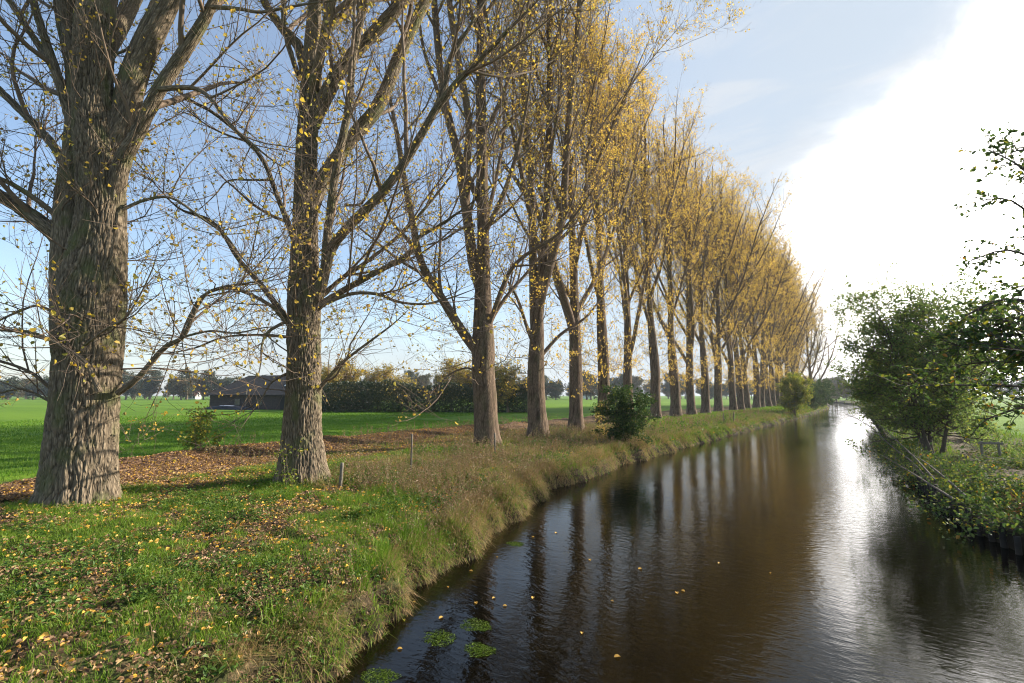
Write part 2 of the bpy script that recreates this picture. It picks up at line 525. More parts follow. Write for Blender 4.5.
build_water()


# ---------------------------------------------------------------- poplars
def worley(p, seed=0):
    """distance to the two nearest jittered cell points"""
    i = np.floor(p).astype(np.int64); f1 = np.full(len(p), 9.0); f2 = f1.copy()
    for dx in (-1, 0, 1):
        for dy in (-1, 0, 1):
            for dz in (-1, 0, 1):
                c = i + np.array([dx, dy, dz])
                q = c + np.stack([_hash(c[:, 0], c[:, 1], c[:, 2], seed + k) for k in range(3)], -1)
                d = np.linalg.norm(q - p, axis=1)
                f2 = np.minimum(f2, np.maximum(f1, d)); f1 = np.minimum(f1, d)
    return f1, f2


def bark_ridges(amp, sc=1.0, seed=5, root=0.0):
    def f(at, L):
        p = at.copy()
        w = np.stack([vnoise(p * np.array([5, 5, 2.2]) * sc, seed + k) for k in (0, 11, 22)], -1) - .5
        q = p * np.array([12.0, 12.0, 2.3]) * sc + w * np.array([1.5, 1.5, 1.3])
        a, b = worley(q, seed)
        rel = np.clip((b - a) * 2.6, 0, 1) ** .8
        a2, b2 = worley(q * np.array([2.1, 2.1, 1.8]) + 5.5, seed + 3)
        rel2 = np.clip((b2 - a2) * 2.2, 0, 1)
        lump = vnoise(p * np.array([1.7, 1.7, .6]), seed + 3) - .5
        d = amp * (rel + .35 * rel2 - 1.0) + lump * amp * 2.0
        if root:
            th = np.arctan2(p[:, 1], p[:, 0]); z = np.maximum(p[:, 2] - .45, 0)
            d = d + root * np.exp(-z / .38) * (.35 + .65 * np.cos(th * 5 + seed + 1.2 * np.sin(th * 2 + seed)) ** 2) + root * .25 * np.exp(-z / 1.6) * np.cos(th * 3 + seed * 2)
        return d, np.clip(rel * .75 + rel2 * .25, 0, 1)
    return f


def spline(pts, K):
    pts = np.asarray(pts, float); n = len(pts)
    if n == 2:
        return pts[0] + (pts[1] - pts[0]) * np.linspace(0, 1, K)[:, None]
    t = np.linspace(0, n - 1, K); i = np.minimum(t.astype(int), n - 2); f = (t - i)[:, None]
    p0 = pts[np.maximum(i - 1, 0)]; p1 = pts[i]; p2 = pts[i + 1]; p3 = pts[np.minimum(i + 2, n - 1)]
    return .5 * (2 * p1 + (p2 - p0) * f + (2 * p0 - 5 * p1 + 4 * p2 - p3) * f ** 2 + (3 * p1 - p0 - 3 * p2 + p3) * f ** 3)


def cat(*gs):
    """join branch sets resampled to the same K"""
    K = max(g[0].shape[1] for g in gs)
    Ps, Rs = [], []
    for P, R in gs:
        k = P.shape[1]
        t = np.linspace(0, k - 1, K); i = np.minimum(t.astype(int), k - 2); f = (t - i)
        Ps.append(P[:, i] * (1 - f)[None, :, None] + P[:, i + 1] * f[None, :, None])
        Rs.append(R[:, i] * (1 - f)[None] + R[:, i + 1] * f[None])
    return np.concatenate(Ps), np.concatenate(Rs)


def poplar_mesh(seed, H=32.0, r0=.58, nleaf=11000, leafsize=.085, hand=None, n2=130, n3=1500, n4=9000, lmat=YELDENSE, spread=1.0,
                zlimb=(5.5, 22), nl=12, lowshoots=26, detail=False, trunk_pts=None, skip_low=False, leaf_low=1.0, clump=1):
    """returns mesh data (trunk, crown, foliage) in local coordinates.
    hand: list of (points (K,3), radii (K)) limbs drawn from the photograph"""
    rng = RS(seed)
    MT, MC, ML = Mesh(), Mesh(), Mesh()
    # trunk
    K = 40
    if trunk_pts is None:
        z = np.linspace(-.4, H * .97, K)
        ph = rng.random(4) * 6
        wob = np.stack([np.sin(z * .21 + ph[0]) * .16 + np.sin(z * .6 + ph[1]) * .06, np.sin(z * .23 + ph[2]) * .16 + np.sin(z * .55 + ph[3]) * .06], -1) * np.clip(z / 4, 0, 1)[:, None]
        P = np.concatenate([wob, z[:, None]], 1)
        R = r0 * np.clip(1 - z / H, 0.02, 1) ** .8 * (1 - .25 * np.clip((z - 6) / 4, 0, 1)) + r0 * .55 * np.exp(-np.maximum(z + .1, 0) / .45)
    else:
        P, R = trunk_pts
    if detail:
        # fine lower trunk with real bark relief, plain tube above
        zc = np.argmax(P[:, 2] > 10.5)
        lowP, lowR = P[:zc + 1], R[:zc + 1]
        Kf = 560
        tt = np.linspace(0, len(lowP) - 1, Kf)
        Pf = spline(lowP, Kf); Rf = np.interp(tt, np.arange(len(lowR)), lowR)
        tubes(MT, Pf[None], Rf[None], 256, shape=bark_ridges(.036, 1.0, 5, .09))
        tubes(MT, P[None, zc:], R[None, zc:], 14, attr_off=.0)
    else:
        Pf = spline(P, 110); Rf = np.interp(np.linspace(0, len(R) - 1, 110), np.arange(len(R)), R)
        tubes(MT, Pf[None], Rf[None], 40, shape=bark_ridges(.035, .6, 5 + seed % 7, .09))
    trunk = (P[None], R[None])
    limbs = []
    if hand:
        for j, (hp, hr) in enumerate(hand):
            limbs.append((spline(hp, 26)[None], np.interp(np.linspace(0, len(hr) - 1, 26), np.arange(len(hr)), hr)[None]))
    # procedural limbs
    zs = np.linspace(zlimb[0], zlimb[1], nl) + rng.normal(0, .5, nl)
    az = np.arange(nl) * 2.4 + rng.normal(0, .35, nl) + rng.random() * 6
    an = np.radians(rng.uniform(24, 44, nl)) * spread
    st = np.stack([np.interp(zs, P[:, 2], P[:, 0]), np.interp(zs, P[:, 2], P[:, 1]), zs], -1)
    D = np.stack([np.cos(az) * np.sin(an), np.sin(az) * np.sin(an), np.cos(an)], -1)
    Ln = (H * .96 - zs) * rng.uniform(.68, .93, nl)
    Rb = np.interp(zs, P[:, 2], R) * rng.uniform(.36, .62, nl)
    gl = grow(rng, st, D, Ln, Rb, 26, .045, .036, .06)
    limbs.append(gl)
    LP, LR = cat(*limbs)
    nh = len(hand) if hand else 0
    for j in range(len(LP)):
        big = LR[j, 0] > .07
        hi_ = detail and j < nh and big
        if hi_:
            Pf = spline(LP[j], 110); Rf = np.interp(np.linspace(0, 25, 110), np.arange(26), LR[j])
            tubes(MT, Pf[None], Rf[None], 72, attr_off=j * 2.3, shape=bark_ridges(.018, 1.2, 9 + j))
        else:
            tubes(MT, LP[j][None], LR[j][None], 12 if big else 8, attr_off=j * 2.3)
    # secondary
    topT = (P[None, int(K * .45):], R[None, int(K * .45):])
    src = cat((LP, LR), topT)
    s, d, r, _ = kids(rng, *src, n2, .12, .97, 42, 10, bias_up=.5)
    L = rng.uniform(2.2, 5.6, n2) * np.clip((H + 1 - s[:, 2]) / 9, .35, 1)
    g2 = grow(rng, s, d, L, np.minimum(r * .6, .02 + L * .011), 9, .09, .075, .12)
    # low shoots on the bare trunk
    nlo = lowshoots
    zz = rng.uniform(2.2, 10, nlo)
    a = rng.random(nlo) * 2 * PI
    el = rng.uniform(-.1, .75, nlo)
    rT = np.interp(zz, P[:, 2], R)
    ss = np.stack([np.interp(zz, P[:, 2], P[:, 0]) + np.cos(a) * rT * .8, np.interp(zz, P[:, 2], P[:, 1]) + np.sin(a) * rT * .8, zz], -1)
    dd = np.stack([np.cos(a), np.sin(a), el], -1)
    Llo = rng.uniform(1.0, 3.2, nlo)
    glo = grow(rng, ss, dd, Llo, .007 + Llo * .0045, 9, .16, .05, .12)
    g2 = cat(g2, glo)
    tubes(MC, *g2, 5)
    s, d, r, _ = kids(rng, *cat(g2, (LP, LR)), n3, .1, .98, 44, 12, bias_up=.35)
    L3 = rng.uniform(.7, 2.1, n3)
    g3 = grow(rng, s, d, L3, np.minimum(r * .6, .006 + L3 * .005), 6, .11, .075, .2)
    tubes(MC, *g3, 4)
    s, d, r, _ = kids(rng, *g3, n4, .05, 1.0, 42, 14, bias_up=.3)
    L4 = rng.uniform(.3, 1.0, n4)
    g4 = grow(rng, s, d, L4, np.full(n4, .0048), 4, .12, .06, .45)
    tubes(MC, *g4, 3)
    # leaves
    n5 = int(nleaf * .8)
    s1, d1, _, _ = kids(rng, *g4, n5, .15, 1.0, 60, 20)
    s2, d2, _, _ = kids(rng, *g3, nleaf - n5, .3, 1.0, 60, 20)
    s = np.concatenate([s1, s2]); d = np.concatenate([d1, d2])
    if clump > 1:
        s = np.repeat(s, clump, 0); d = np.repeat(d, clump, 0); s = s + rng.normal(0, .075, s.shape); d = d + rng.normal(0, .5, d.shape)
    d = norm(d + rng.normal(0, .4, d.shape) + np.array([0, 0, -.35]))
    leaves(ML, s, d, rvec(rng, len(s)), leafsize * rng.uniform(.65, 1.2, len(s)), .85)
    return (MT.data('trunk', BARK if detail else BARK_ROW, attr='bark'), MC.data('crown', TWIG), ML.data('foliage', lmat, smooth=False))


def assemble(root, meshes):
    t = link('trunk', meshes[0], root)
    c = link('crown', meshes[1], root)
    f = link('foliage', meshes[2], c)
    return root


# ---- trees drawn after the photograph: limbs as pixel polylines in the tree's own upright plane
class Sketch:
    def __init__(self, base_px, z=0.0, seed=0):
        self.b = gp(*base_px, z); self.dep = self.b.dot(_Fh); self.rng = RS(seed)

    def pt(self, x, y, dz=0.0):
        return dp(x, y, self.dep + dz) - self.b

    def rad(self, x, hw):
        c = math.cos(math.atan((x - 512) / 487.0))
        return hw * self.dep / 487.0 * c

    def limb(self, pts, hw0, hw1, dz=0.0, extend=0.0, dz0=0.0):
        """pts pixel list; dz depth drift at the far end; extend metres beyond the last point, curving up"""
        n = len(pts); P = []
        for i, (x, y) in enumerate(pts):
            P.append(self.pt(x, y, dz0 + (dz - dz0) * (i / (n - 1))))
        P = np.array(P)
        R = np.array([self.rad(x, hw0 + (hw1 - hw0) * (i / (n - 1)) ** .8) for i, (x, y) in enumerate(pts)])
        if extend:
            d = norm((P[-1] - P[-2])[None])[0]; r = R[-1]; m = max(2, int(extend / 1.5))
            for k in range(m):
                d = norm((d + self.rng.normal(0, .07, 3) + np.array([0, 0, .09]))[None])[0]
                P = np.vstack([P, P[-1] + d * extend / m]); R = np.append(R, r * (1 - (k + 1) / m * .9))
        return P, R

    def trunk(self, rows, H, rtop):
        """rows (x,y,hw) from the base up; continues to height H"""
        P = np.array([self.pt(x, y) for x, y, h in rows]); R = np.array([self.rad(x, h) for x, y, h in rows])
        P = np.vstack([P[0] - np.array([0, 0, .45]), P]); R = np.concatenate([[R[0] * 1.12], R])
        d = norm((P[-1] - P[-3])[None])[0]
        d = norm((d * .5 + np.array([0, 0, .8]))[None])[0]
        n = 12; z0 = P[-1, 2]
        q = P[-1].copy(); r = R[-1]
        for k in range(n):
            d = norm((d + self.rng.normal(0, .035, 3) + np.array([0, 0, .05]))[None])[0]
            q = q + d * (H - z0) / n; P = np.vstack([P, q]); R = np.append(R, rtop + (r - rtop) * (1 - (k + 1) / n) ** .9)
        # resample to 40
        L = np.concatenate([[0], np.cumsum(np.linalg.norm(np.diff(P, axis=0), axis=1))])
        t = np.linspace(0, L[-1], 40)
        return np.stack([np.interp(t, L, P[:, i]) for i in range(3)], -1), np.interp(t, L, R)


S1 = Sketch((78, 503), 0, 1)
h1 = [
    S1.limb([(71, 345), (68, 290), (68, 240), (70, 195), (76, 150), (78, 100), (74, 50), (66, 0)], 22, 11, .1, 14, -.12),
    S1.limb([(104, 290), (112, 225), (112, 165), (124, 118), (137, 67), (168, 0)], 17, 15, .4, 15),
    S1.limb([(112, 215), (120, 168), (137, 134), (158, 92), (192, 40), (212, 5), (232, -40)], 12, 5, -.6, 8),
    S1.limb([(70, 250), (50, 230), (20, 208), (-10, 190), (-70, 150)], 12, 8, -.4, 6),
    S1.limb([(70, 232), (52, 212), (25, 192), (-5, 177), (-60, 165)], 4.5, 3, -.9, 3),
    S1.limb([(72, 178), (60, 155), (42, 132), (15, 105), (-20, 70)], 8, 5, .5, 6),
    S1.limb([(74, 130), (60, 85), (42, 30), (25, -30)], 7, 5, -.5, 9),
    S1.limb([(78, 95), (62, 35), (52, -20)], 6, 4, .6, 8),
    S1.limb([(76, 105), (45, 55), (12, 5), (-20, -40)], 6, 3.5, 1.1, 8),
    S1.limb([(118, 393), (138, 378), (164, 348), (183, 337), (195, 311), (206, 294), (223, 287), (242, 284)], 4, 1.2, -.7, 1.2),
    S1.limb([(183, 337), (210, 331), (235, 333), (262, 328)], 1.6, .7, -1.0, .8, -.4),
    S1.limb([(120, 211), (145, 200), (172, 198), (200, 217), (225, 235), (240, 255)], 2.4, 1.0, .6, .8),
    S1.limb([(160, 89), (193, 88), (211, 99), (231, 125), (250, 142)], 3.4, 1.4, -.9, 1.5, -.4),
    S1.limb([(212, 7), (240, 9), (262, 12), (300, 5)], 2.6, 1.2, -1.0, 1.5, -.6),
    S1.limb([(65, 398), (48, 386), (30, 372), (0, 361), (-40, 352)], 2.6, 1.5, -.6, 1.5),
    S1.limb([(64, 408), (47, 400), (22, 389), (-10, 396)], 2.2, 1.0, .3, 1.5),
    S1.limb([(100, 392), (85, 362), (60, 345), (30, 332), (0, 330), (-30, 322)], 3.5, 1.4, -1.2, 1.5, -.55),
    S1.limb([(85, 345), (105, 330), (125, 318), (140, 295), (152, 270)], 1.8, .7, -1.0, .6, -.55),
    S1.limb([(66, 322), (40, 306), (18, 312), (-10, 325)], 2.4, 1.2, .5, 1.0),
    S1.limb([(104, 130), (112, 62), (128, 48)], 3.0, 1.5, .2, 2.0),
]
t1 = S1.trunk([(78, 503, 42), (80, 480, 39), (82, 450, 37.5), (84, 415, 36), (86, 380, 36), (88, 345, 37.5), (90, 305, 39), (94, 270, 35),
               (100, 235, 29), (100, 200, 26), (97, 150, 25), (93, 100, 23), (93, 60, 23), (97, 0, 23)], 31, .03)
m1 = poplar_mesh(101, 31, hand=h1, trunk_pts=t1, detail=True, nleaf=11000, leafsize=.08, n2=130, n3=1700, n4=11000, lmat=YEL, zlimb=(10, 23), nl=8, lowshoots=20)
P1 = thing('poplar_tree', 'massive thick poplar with deeply furrowed bark, foremost at the left edge', 'tree', S1.b, group='poplars in the riverside row')
assemble(P1, m1)

S2 = Sketch((302, 482), 0, 2)
h2 = [
    S2.limb([(308, 90), (300, 50), (284, 30), (267, 6), (256, -20)], 7, 5, .5, 9),
    S2.limb([(312, 125), (325, 97), (343, 66), (371, 36), (397, 8), (420, -25)], 9, 6, -.4, 9),
    S2.limb([(314, 55), (324, 33), (342, 16), (358, -4)], 6, 4.5, .8, 8),
    S2.limb([(309, 215), (320, 185), (334, 162), (354, 135), (374, 112), (388, 85), (398, 58), (415, 22), (430, -10)], 9, 6, .6, 9),
    S2.limb([(318, 300), (324, 275), (328, 228), (337, 163), (348, 110), (354, 51), (366, 0), (372, -30)], 5.5, 3, -1.0, 5),
    S2.limb([(310, 312), (322, 283), (332, 248), (355, 220), (382, 193), (406, 160), (424, 130), (437, 108), (455, 85), (474, 66)], 7.0, 2.6, -1.4, 3),
    S2.limb([(437, 108), (446, 78), (452, 55), (468, 30)], 3.6, 2.2, -1.2, 4, -1.0),
    S2.limb([(310, 316), (322, 304), (344, 290), (377, 272), (410, 253), (418, 238), (440, 225)], 4.2, 1.6, -.6, 2),
    S2.limb([(312, 305), (322, 296), (344, 277), (372, 258), (407, 228), (432, 200)], 3.4, 1.4, .8, 2.2),
    S2.limb([(320, 306), (350, 294), (377, 294), (399, 302), (426, 304), (450, 298)], 2.4, .8, -1.2, 1, -.4),
    S2.limb([(297, 330), (287, 319), (262, 286), (240, 261), (221, 231), (205, 218), (180, 209), (160, 190)], 4.2, 1.3, -.4, 1.2),
    S2.limb([(296, 331), (285, 321), (270, 305), (235, 289), (205, 294), (190, 315), (180, 338)], 2.8, 1.0, -1.2, .6),
    S2.limb([(296, 338), (262, 335), (225, 337), (195, 348), (175, 352)], 1.9, .8, .5, 1.2),
    S2.limb([(285, 322), (268, 332), (262, 345), (261, 360)], 2.0, .8, -1.0, .6, -.3),
    S2.limb([(296, 243), (289, 226), (278, 198), (263, 160), (238, 133), (212, 112), (190, 100)], 4.6, 1.6, .7, 2.2),
    S2.limb([(272, 180), (250, 180), (228, 181), (215, 195)], 1.6, .7, .3, 1.2, .4),
    S2.limb([(300, 80), (285, 32), (283, -15)], 3.5, 2.5, -.7, 6),
    S2.limb([(316, 392), (330, 376), (343, 362), (365, 345), (388, 328)], 2.6, .9, -.8, .8),
    S2.limb([(345, 205), (362, 203), (372, 180), (376, 160)], 1.8, .8, -.3, 1.5, 0),
    S2.limb([(290, 372), (272, 382), (262, 398), (250, 415)], 1.6, .6, -.8, .5),
]
t2 = S2.trunk([(302, 482, 29), (302, 468, 24), (302, 445, 20.5), (303, 415, 18.5), (303, 380, 17.5), (303, 345, 17), (304, 310, 17.5), (304, 280, 16),
               (304, 245, 14.5), (306, 200, 13.5), (306, 165, 12), (308, 125, 11), (311, 80, 11), (313, 40, 9.5), (315, 0, 7)], 32, .03)
m2 = poplar_mesh(102, 32, hand=h2, trunk_pts=t2, detail=True, nleaf=13000, leafsize=.08, n2=150, n3=1900, n4=12000, lmat=YEL, zlimb=(10, 23), nl=7, lowshoots=18)
P2 = thing('poplar_tree', 'tall poplar second from the left, with long limbs sweeping up to the right', 'tree', S2.b, group='poplars in the riverside row')
assemble(P2, m2)

S3 = Sketch((487, 446), 0, 3)
h3 = [
    S3.limb([(481, 290), (473, 262), (468, 222), (463, 190), (459, 160), (449, 120), (441, 76), (436, 25), (432, -30)], 6, 3.5, .8, 8),
    S3.limb([(466, 205), (467, 160), (469, 122), (459, 64), (451, 15), (446, -30)], 4.5, 3, -.8, 8, .3),
    S3.limb([(481, 356), (464, 334), (441, 297), (421, 262), (413, 224), (404, 178), (398, 140)], 5.5, 2.5, -1.5, 4),
    S3.limb([(421, 262), (408, 240), (392, 222), (384, 200)], 2.4, 1.0, -1.5, 1.5, -1.0),
    S3.limb([(486, 330), (492, 316), (507, 277), (523, 257), (556, 236), (575, 215)], 3, 1.2, -1.6, 2),
    S3.limb([(486, 335), (494, 315), (510, 292), (525, 275), (545, 250)], 2.8, 1.2, 1.4, 2),
    S3.limb([(483, 238), (489, 224), (502, 198), (515, 160), (522, 130)], 3.4, 1.8, -1, 4),
    S3.limb([(482, 180), (492, 145), (515, 118), (545, 95)], 3, 1.2, 1.5, 3),
    S3.limb([(474, 225), (460, 229), (443, 240), (420, 247)], 1.8, .7, -1.6, 1.5),
    S3.limb([(479, 376), (468, 368), (450, 374), (436, 388)], 1.3, .5, -1.2, .6),
]
t3 = S3.trunk([(488, 446, 15.5), (487, 438, 13), (486, 425, 12.3), (485, 400, 12), (483, 370, 11.5), (483, 345, 11.5), (483, 320, 9.5), (483, 290, 8.5),
               (483, 236, 6.5), (482, 160, 6), (481, 80, 5), (480, 0, 4)], 33, .03)
m3 = poplar_mesh(103, 33, hand=h3, trunk_pts=t3, nleaf=6500, clump=2, leafsize=.095, n2=170, n3=2000, n4=12000, lmat=YEL, zlimb=(9, 23), nl=7, lowshoots=22)
P3 = thing('poplar_tree', 'poplar with a long limb leaning left, just right of the tall thin stake', 'tree', S3.b, group='poplars in the riverside row')
assemble(P3, m3)

S4 = Sketch((538, 438), 0, 4)
h4 = [
    S4.limb([(536, 340), (534, 313), (533, 262), (532, 211), (529, 160), (525, 110), (522, 50), (520, 0)], 5, 3, .6, 7),
    S4.limb([(537, 320), (543, 290), (556, 244), (563, 211), (566, 160), (570, 110), (576, 51), (580, 0)], 5, 3, -.8, 6),
    S4.limb([(562, 214), (553, 190), (546, 160), (540, 130)], 2.8, 1.6, 1.0, 4, -.5),
    S4.limb([(537, 352), (528, 330), (518, 300), (510, 285)], 2.4, 1.0, -1.5, 1.5),
    S4.limb([(538, 360), (560, 335), (585, 318), (600, 300)], 2.2, .9, 1.5, 1.5),
]
t4 = S4.trunk([(538, 438, 12.5), (538, 430, 10.5), (537, 415, 9.7), (536, 390, 9), (536, 360, 8.7), (537, 330, 7), (539, 290, 5), (546, 230, 4), (549, 150, 3.6), (550, 60, 3)], 32, .03)
m4 = poplar_mesh(104, 32, hand=h4, trunk_pts=t4, nleaf=7000, clump=3, leafsize=.105, n2=170, n3=2000, n4=11000, zlimb=(9, 23), nl=9, spread=.72, lowshoots=24)
P4 = thing('poplar_tree', 'slim poplar forking into two stems, fourth trunk from the left', 'tree', S4.b, group='poplars in the riverside row')
assemble(P4, m4)

VARS = [poplar_mesh(200 + i, H=32 + (i % 3), r0=.55 + .03 * (i % 2), nleaf=5200, clump=4, leafsize=.12, n2=150, n3=1700, n4=8000,
                    zlimb=[(4.8, 22), (6.5, 23), (5.5, 21), (8, 23)][i], nl=[13, 11, 14, 12][i], spread=[.88, .76, .95, .85][i], lowshoots=30) for i in range(4)]
row = [(-13.4, 26.4), (-13.9, 31.6), (-14.2, 37.2), (-14.0, 42.9), (-13.6, 47.8), (-13.5, 53.2), (-13.2, 58.3), (-13.0, 64.0)]
y = 69.2
while y < 136:
    row.append((float(row_x(y)) + .15 * math.sin(y * 3.1), y)); y += 4.9 + .5 * math.sin(y)
rl = ['poplar fifth from the left, first trunk beyond the slim forked one',
      'poplar trunk rising directly behind the left side of the dark green bush',
      'poplar whose foot is hidden behind the dark green bush',
      'poplar with its foot bare, first trunk to the right of the dark green bush',
      'poplar second trunk to the right of the dark green bush',
      'poplar third trunk to the right of the dark green bush',
      'poplar fourth trunk to the right of the dark green bush',
      'poplar fifth trunk to the right of the dark green bush']
first = {}
for i, (x, yy) in enumerate(row):
    k = [0, 1, 2, 3, 1, 0, 3, 2][i % 8]
    lab = rl[i] if i < len(rl) else 'golden poplar far down the row, its slender trunk one of many by the river bend'
    if k not in first:
        o = thing('poplar_tree', lab, 'tree', (x, yy, float(G(np.array([x]), np.array([yy]))[0])), group='poplars in the riverside row')
        assemble(o, VARS[k]); first[k] = o
    else:
        o = copy_tree(first[k]); o['label'] = lab
        o.location = (x, yy, float(G(np.array([x]), np.array([yy]))[0]))
    rr = RS(900 + i)
    o.rotation_euler = (rr.normal(0, .018), rr.normal(0, .018), rr.random() * 6.28)
    s = rr.uniform(.93, 1.05); wd = rr.uniform(.80, .94) * (.86 if i < 4 else 1)
    o.scale = (wd, wd, s)

# ragged spreading tree that ends the row
mE = poplar_mesh(260, H=29, r0=.5, nleaf=7500, clump=2, leafsize=.14, n2=260, n3=2800, n4=13000, spread=1.55, zlimb=(3.5, 20), nl=16, lmat=AUTUMN)
oE = thing('poplar_tree', 'spreading brownish bare tree ending the row above the small yellow green tree', 'tree', (-6.9, 141, -.05), 2.1)
assemble(oE, mE)


# ---------------------------------------------------------------- broadleaf trees and shrubs
def broadleaf(seed, H, rad, base, nb, n3, n4, nleaf, ls, lmat, tw=TWIG, r0=None, lw=.6, up=.05, stems=1, lean=(0, 0), trunk_s=10, wob=.1, round_top=True, twig_r=.005, sprout=.0):
    rng = RS(seed)
    MT, MC, ML = Mesh(), Mesh(), Mesh()
    r0 = r0 or H * .02
    Ps, Rs = [], []
    for k in range(stems):
        a = rng.random() * 6.28; t = .0 if stems == 1 else rng.uniform(.12, .36)
        d = np.array([[math.cos(a) * t + lean[0], math.sin(a) * t + lean[1], 1.0]])
        p, r = grow(rng, np.array([[math.cos(a) * r0 * (stems > 1), math.sin(a) * r0 * (stems > 1), -.15]]), d, np.array([H * (.92 if stems == 1 else rng.uniform(.7, .95))]), np.array([r0 / stems ** .5]), 14, .05, .03, .1)
        Ps.append(p); Rs.append(r)
    P = np.concatenate(Ps); R = np.concatenate(Rs)
    R[:, 0] *= 1.5; R[:, 1] *= 1.15
    tubes(MT, P, R, trunk_s)
    s, d, r, _ = kids(rng, P, R, nb, base / H, .96, 62, 12)
    zr = np.clip(s[:, 2] / H, 0, 1); b = base / H
    tt = np.clip((zr - b) / (1 - b), 0, 1)
    prof = np.sqrt(np.clip(1 - (tt * 1.6 - .6) ** 2, .05, 1)) if round_top else np.clip(1.05 - tt, .1, 1)
    L = rad * prof * rng.uniform(.6, 1.08, nb)
    g2 = grow(rng, s, d, L, np.minimum(r * .6, .01 + L * .012), 8, wob, up, .15)
    tubes(MC, *g2, 5)
    s, d, r, _ = kids(rng, *cat(g2, (P[:, 5:], R[:, 5:])), n3, .25, 1.0, 45, 15)
    L3 = rad * rng.uniform(.12, .36, n3)
    g3 = grow(rng, s, d, L3, np.minimum(r * .6, twig_r * 1.5 + L3 * .004), 5, .14, up, .3)
    tubes(MC, *g3, 4)
    if n4:
        s, d, r, _ = kids(rng, *g3, n4, .1, 1.0, 45, 15)
        L4 = rad * rng.uniform(.06, .18, n4)
        g4 = grow(rng, s, d, L4, np.full(n4, twig_r), 3, .15, up, .5)
        tubes(MC, *g4, 3)
    else: g4 = g3
    s, d, _, _ = kids(rng, *g4, nleaf, .0, 1.0, 60, 25)
    d = norm(d + rng.normal(0, .5, d.shape) + np.array([0, 0, -.25]))
    s = s + rng.normal(0, ls * .6, s.shape)
    leaves(ML, s, d, norm(rvec(rng, nleaf) + np.array([0, 0, .6])), ls * rng.uniform(.6, 1.25, nleaf), lw)
    return MT.data('trunk', BARK_SMALL if tw is not TWIG_DARK else TWIG_DARK, attr='bark'), MC.data('crown', tw), ML.data('foliage', lmat, smooth=False)


def gz(x, y):
    return float(G(np.array([x]), np.array([y]))[0])


def plant(name, label, cat_, x, y, meshes, group=None, rz=0.0, z=None, scale=1.0):
    o = thing(name, label, cat_, (x, y, gz(x, y) if z is None else z), rz, group, scale)
    assemble(o, meshes); return o


# dark green bush on the bank
bb = broadleaf(301, 2.5, 1.15, .15, 60, 500, 0, 8500, .10, BUSHLEAF, TWIG_DARK, r0=.05, stems=5, lw=.62, round_top=True)
plant('leafy_bush', 'rounded dark green leafy bush on the bank in front of the poplars', 'bush', -8.75, 22.6, bb, scale=(1.35, 1.35, 1.12))
# small yellow-green tree leaning over the water
sb = broadleaf(302, 5.4, 2.1, .6, 80, 900, 2500, 15000, .15, YGREEN, TWIG, r0=.1, lw=.6, round_top=True)
plant('waterside_tree', 'small round yellow green tree at the water edge far down the left bank', 'tree', -5.35, 71, sb, z=-.5)
# saplings
sp1 = broadleaf(303, 2.0, .8, .1, 30, 200, 0, 900, .10, YGREEN, TWIG, r0=.02, stems=4, lw=.7, round_top=False, twig_r=.004)
plant('leafy_sapling', 'thin yellow leaved sapling on the soil ridge between the two big poplars', 'sapling', -19.0, 8.1, sp1)
sp2 = broadleaf(304, 1.5, .4, .1, 16, 60, 0, 160, .07, YGREEN, TWIG, r0=.015, stems=3, lw=.7, round_top=False, twig_r=.003)
plant('leafy_sapling', 'small sparse sapling growing against the foot of the second poplar', 'sapling', -11.0, 6.75, sp2)
sp3 = broadleaf(305, 2.3, .7, .1, 26, 140, 0, 420, .1, AUTUMN, TWIG, r0=.02, stems=4, lw=.7, round_top=False, twig_r=.004)
plant('leafy_sapling', 'yellowish sapling close to the left side of the dark green bush', 'sapling', -10.7, 24.0, sp3)

bush0 = [o for o in COL.objects if o.name == 'leafy_bush'][0]
for (x, y_, s, lab) in [(-4.9, 97, 1.5, 'greyish shrub on the left bank just beyond the small yellow green tree'), (-4.6, 116, 1.9, 'second shrub beyond the small yellow green tree, near the river bend'), (-4.0, 134, 2.4, 'last large shrub on the left bank where the river disappears')]:
    o = copy_tree(bush0); o['label'] = lab; o.location = (x, y_, gz(x, y_)); o.scale = (s,) * 3; o.rotation_euler = (0, 0, y_)
# ---------------------------------------------------------------- right bank trees
wl = broadleaf(310, 6.9, 2.6, .8, 150, 1900, 6500, 34000, .12, GREENLEAF, TWIG_DARK, r0=.16, stems=5, lw=.5, round_top=True, up=.04)
plant('willow_tree', 'bushy dark green willow leaning over the water on the right bank', 'tree', 2.8, 25.6, wl, rz=2.2)
wl2 = broadleaf(311, 5.6, 2.4, .4, 90, 1000, 2600, 24000, .14, GREENLEAF, TWIG_DARK, r0=.13, stems=4, lw=.5, round_top=True, up=.04)
plant('willow_tree', 'low dark willow behind the bushy one, further along the right bank', 'tree', 3.6, 32.5, wl2)
wl3 = copy_tree([o for o in COL.objects if o.get('label', '').startswith('low dark willow')][0])
wl3['label'] = 'small dark riverside tree where the right bank meets the far bend'
wl3.location = (3.3, 60, gz(3.3, 60)); wl3.rotation_euler = (0, 0, 2.0); wl3.scale = (1.05, 1.05, .95)
wl4 = copy_tree(wl3); wl4['label'] = 'blue green riverside tree closing the river at its far bend'
wl4.location = (5.6, 96, gz(5.6, 96)); wl4.rotation_euler = (0, 0, 4.0); wl4.scale = (1.2, 1.2, .95)

# near alder whose branches hang into the frame from the right
S5 = Sketch((1100, 640), 0, 6)


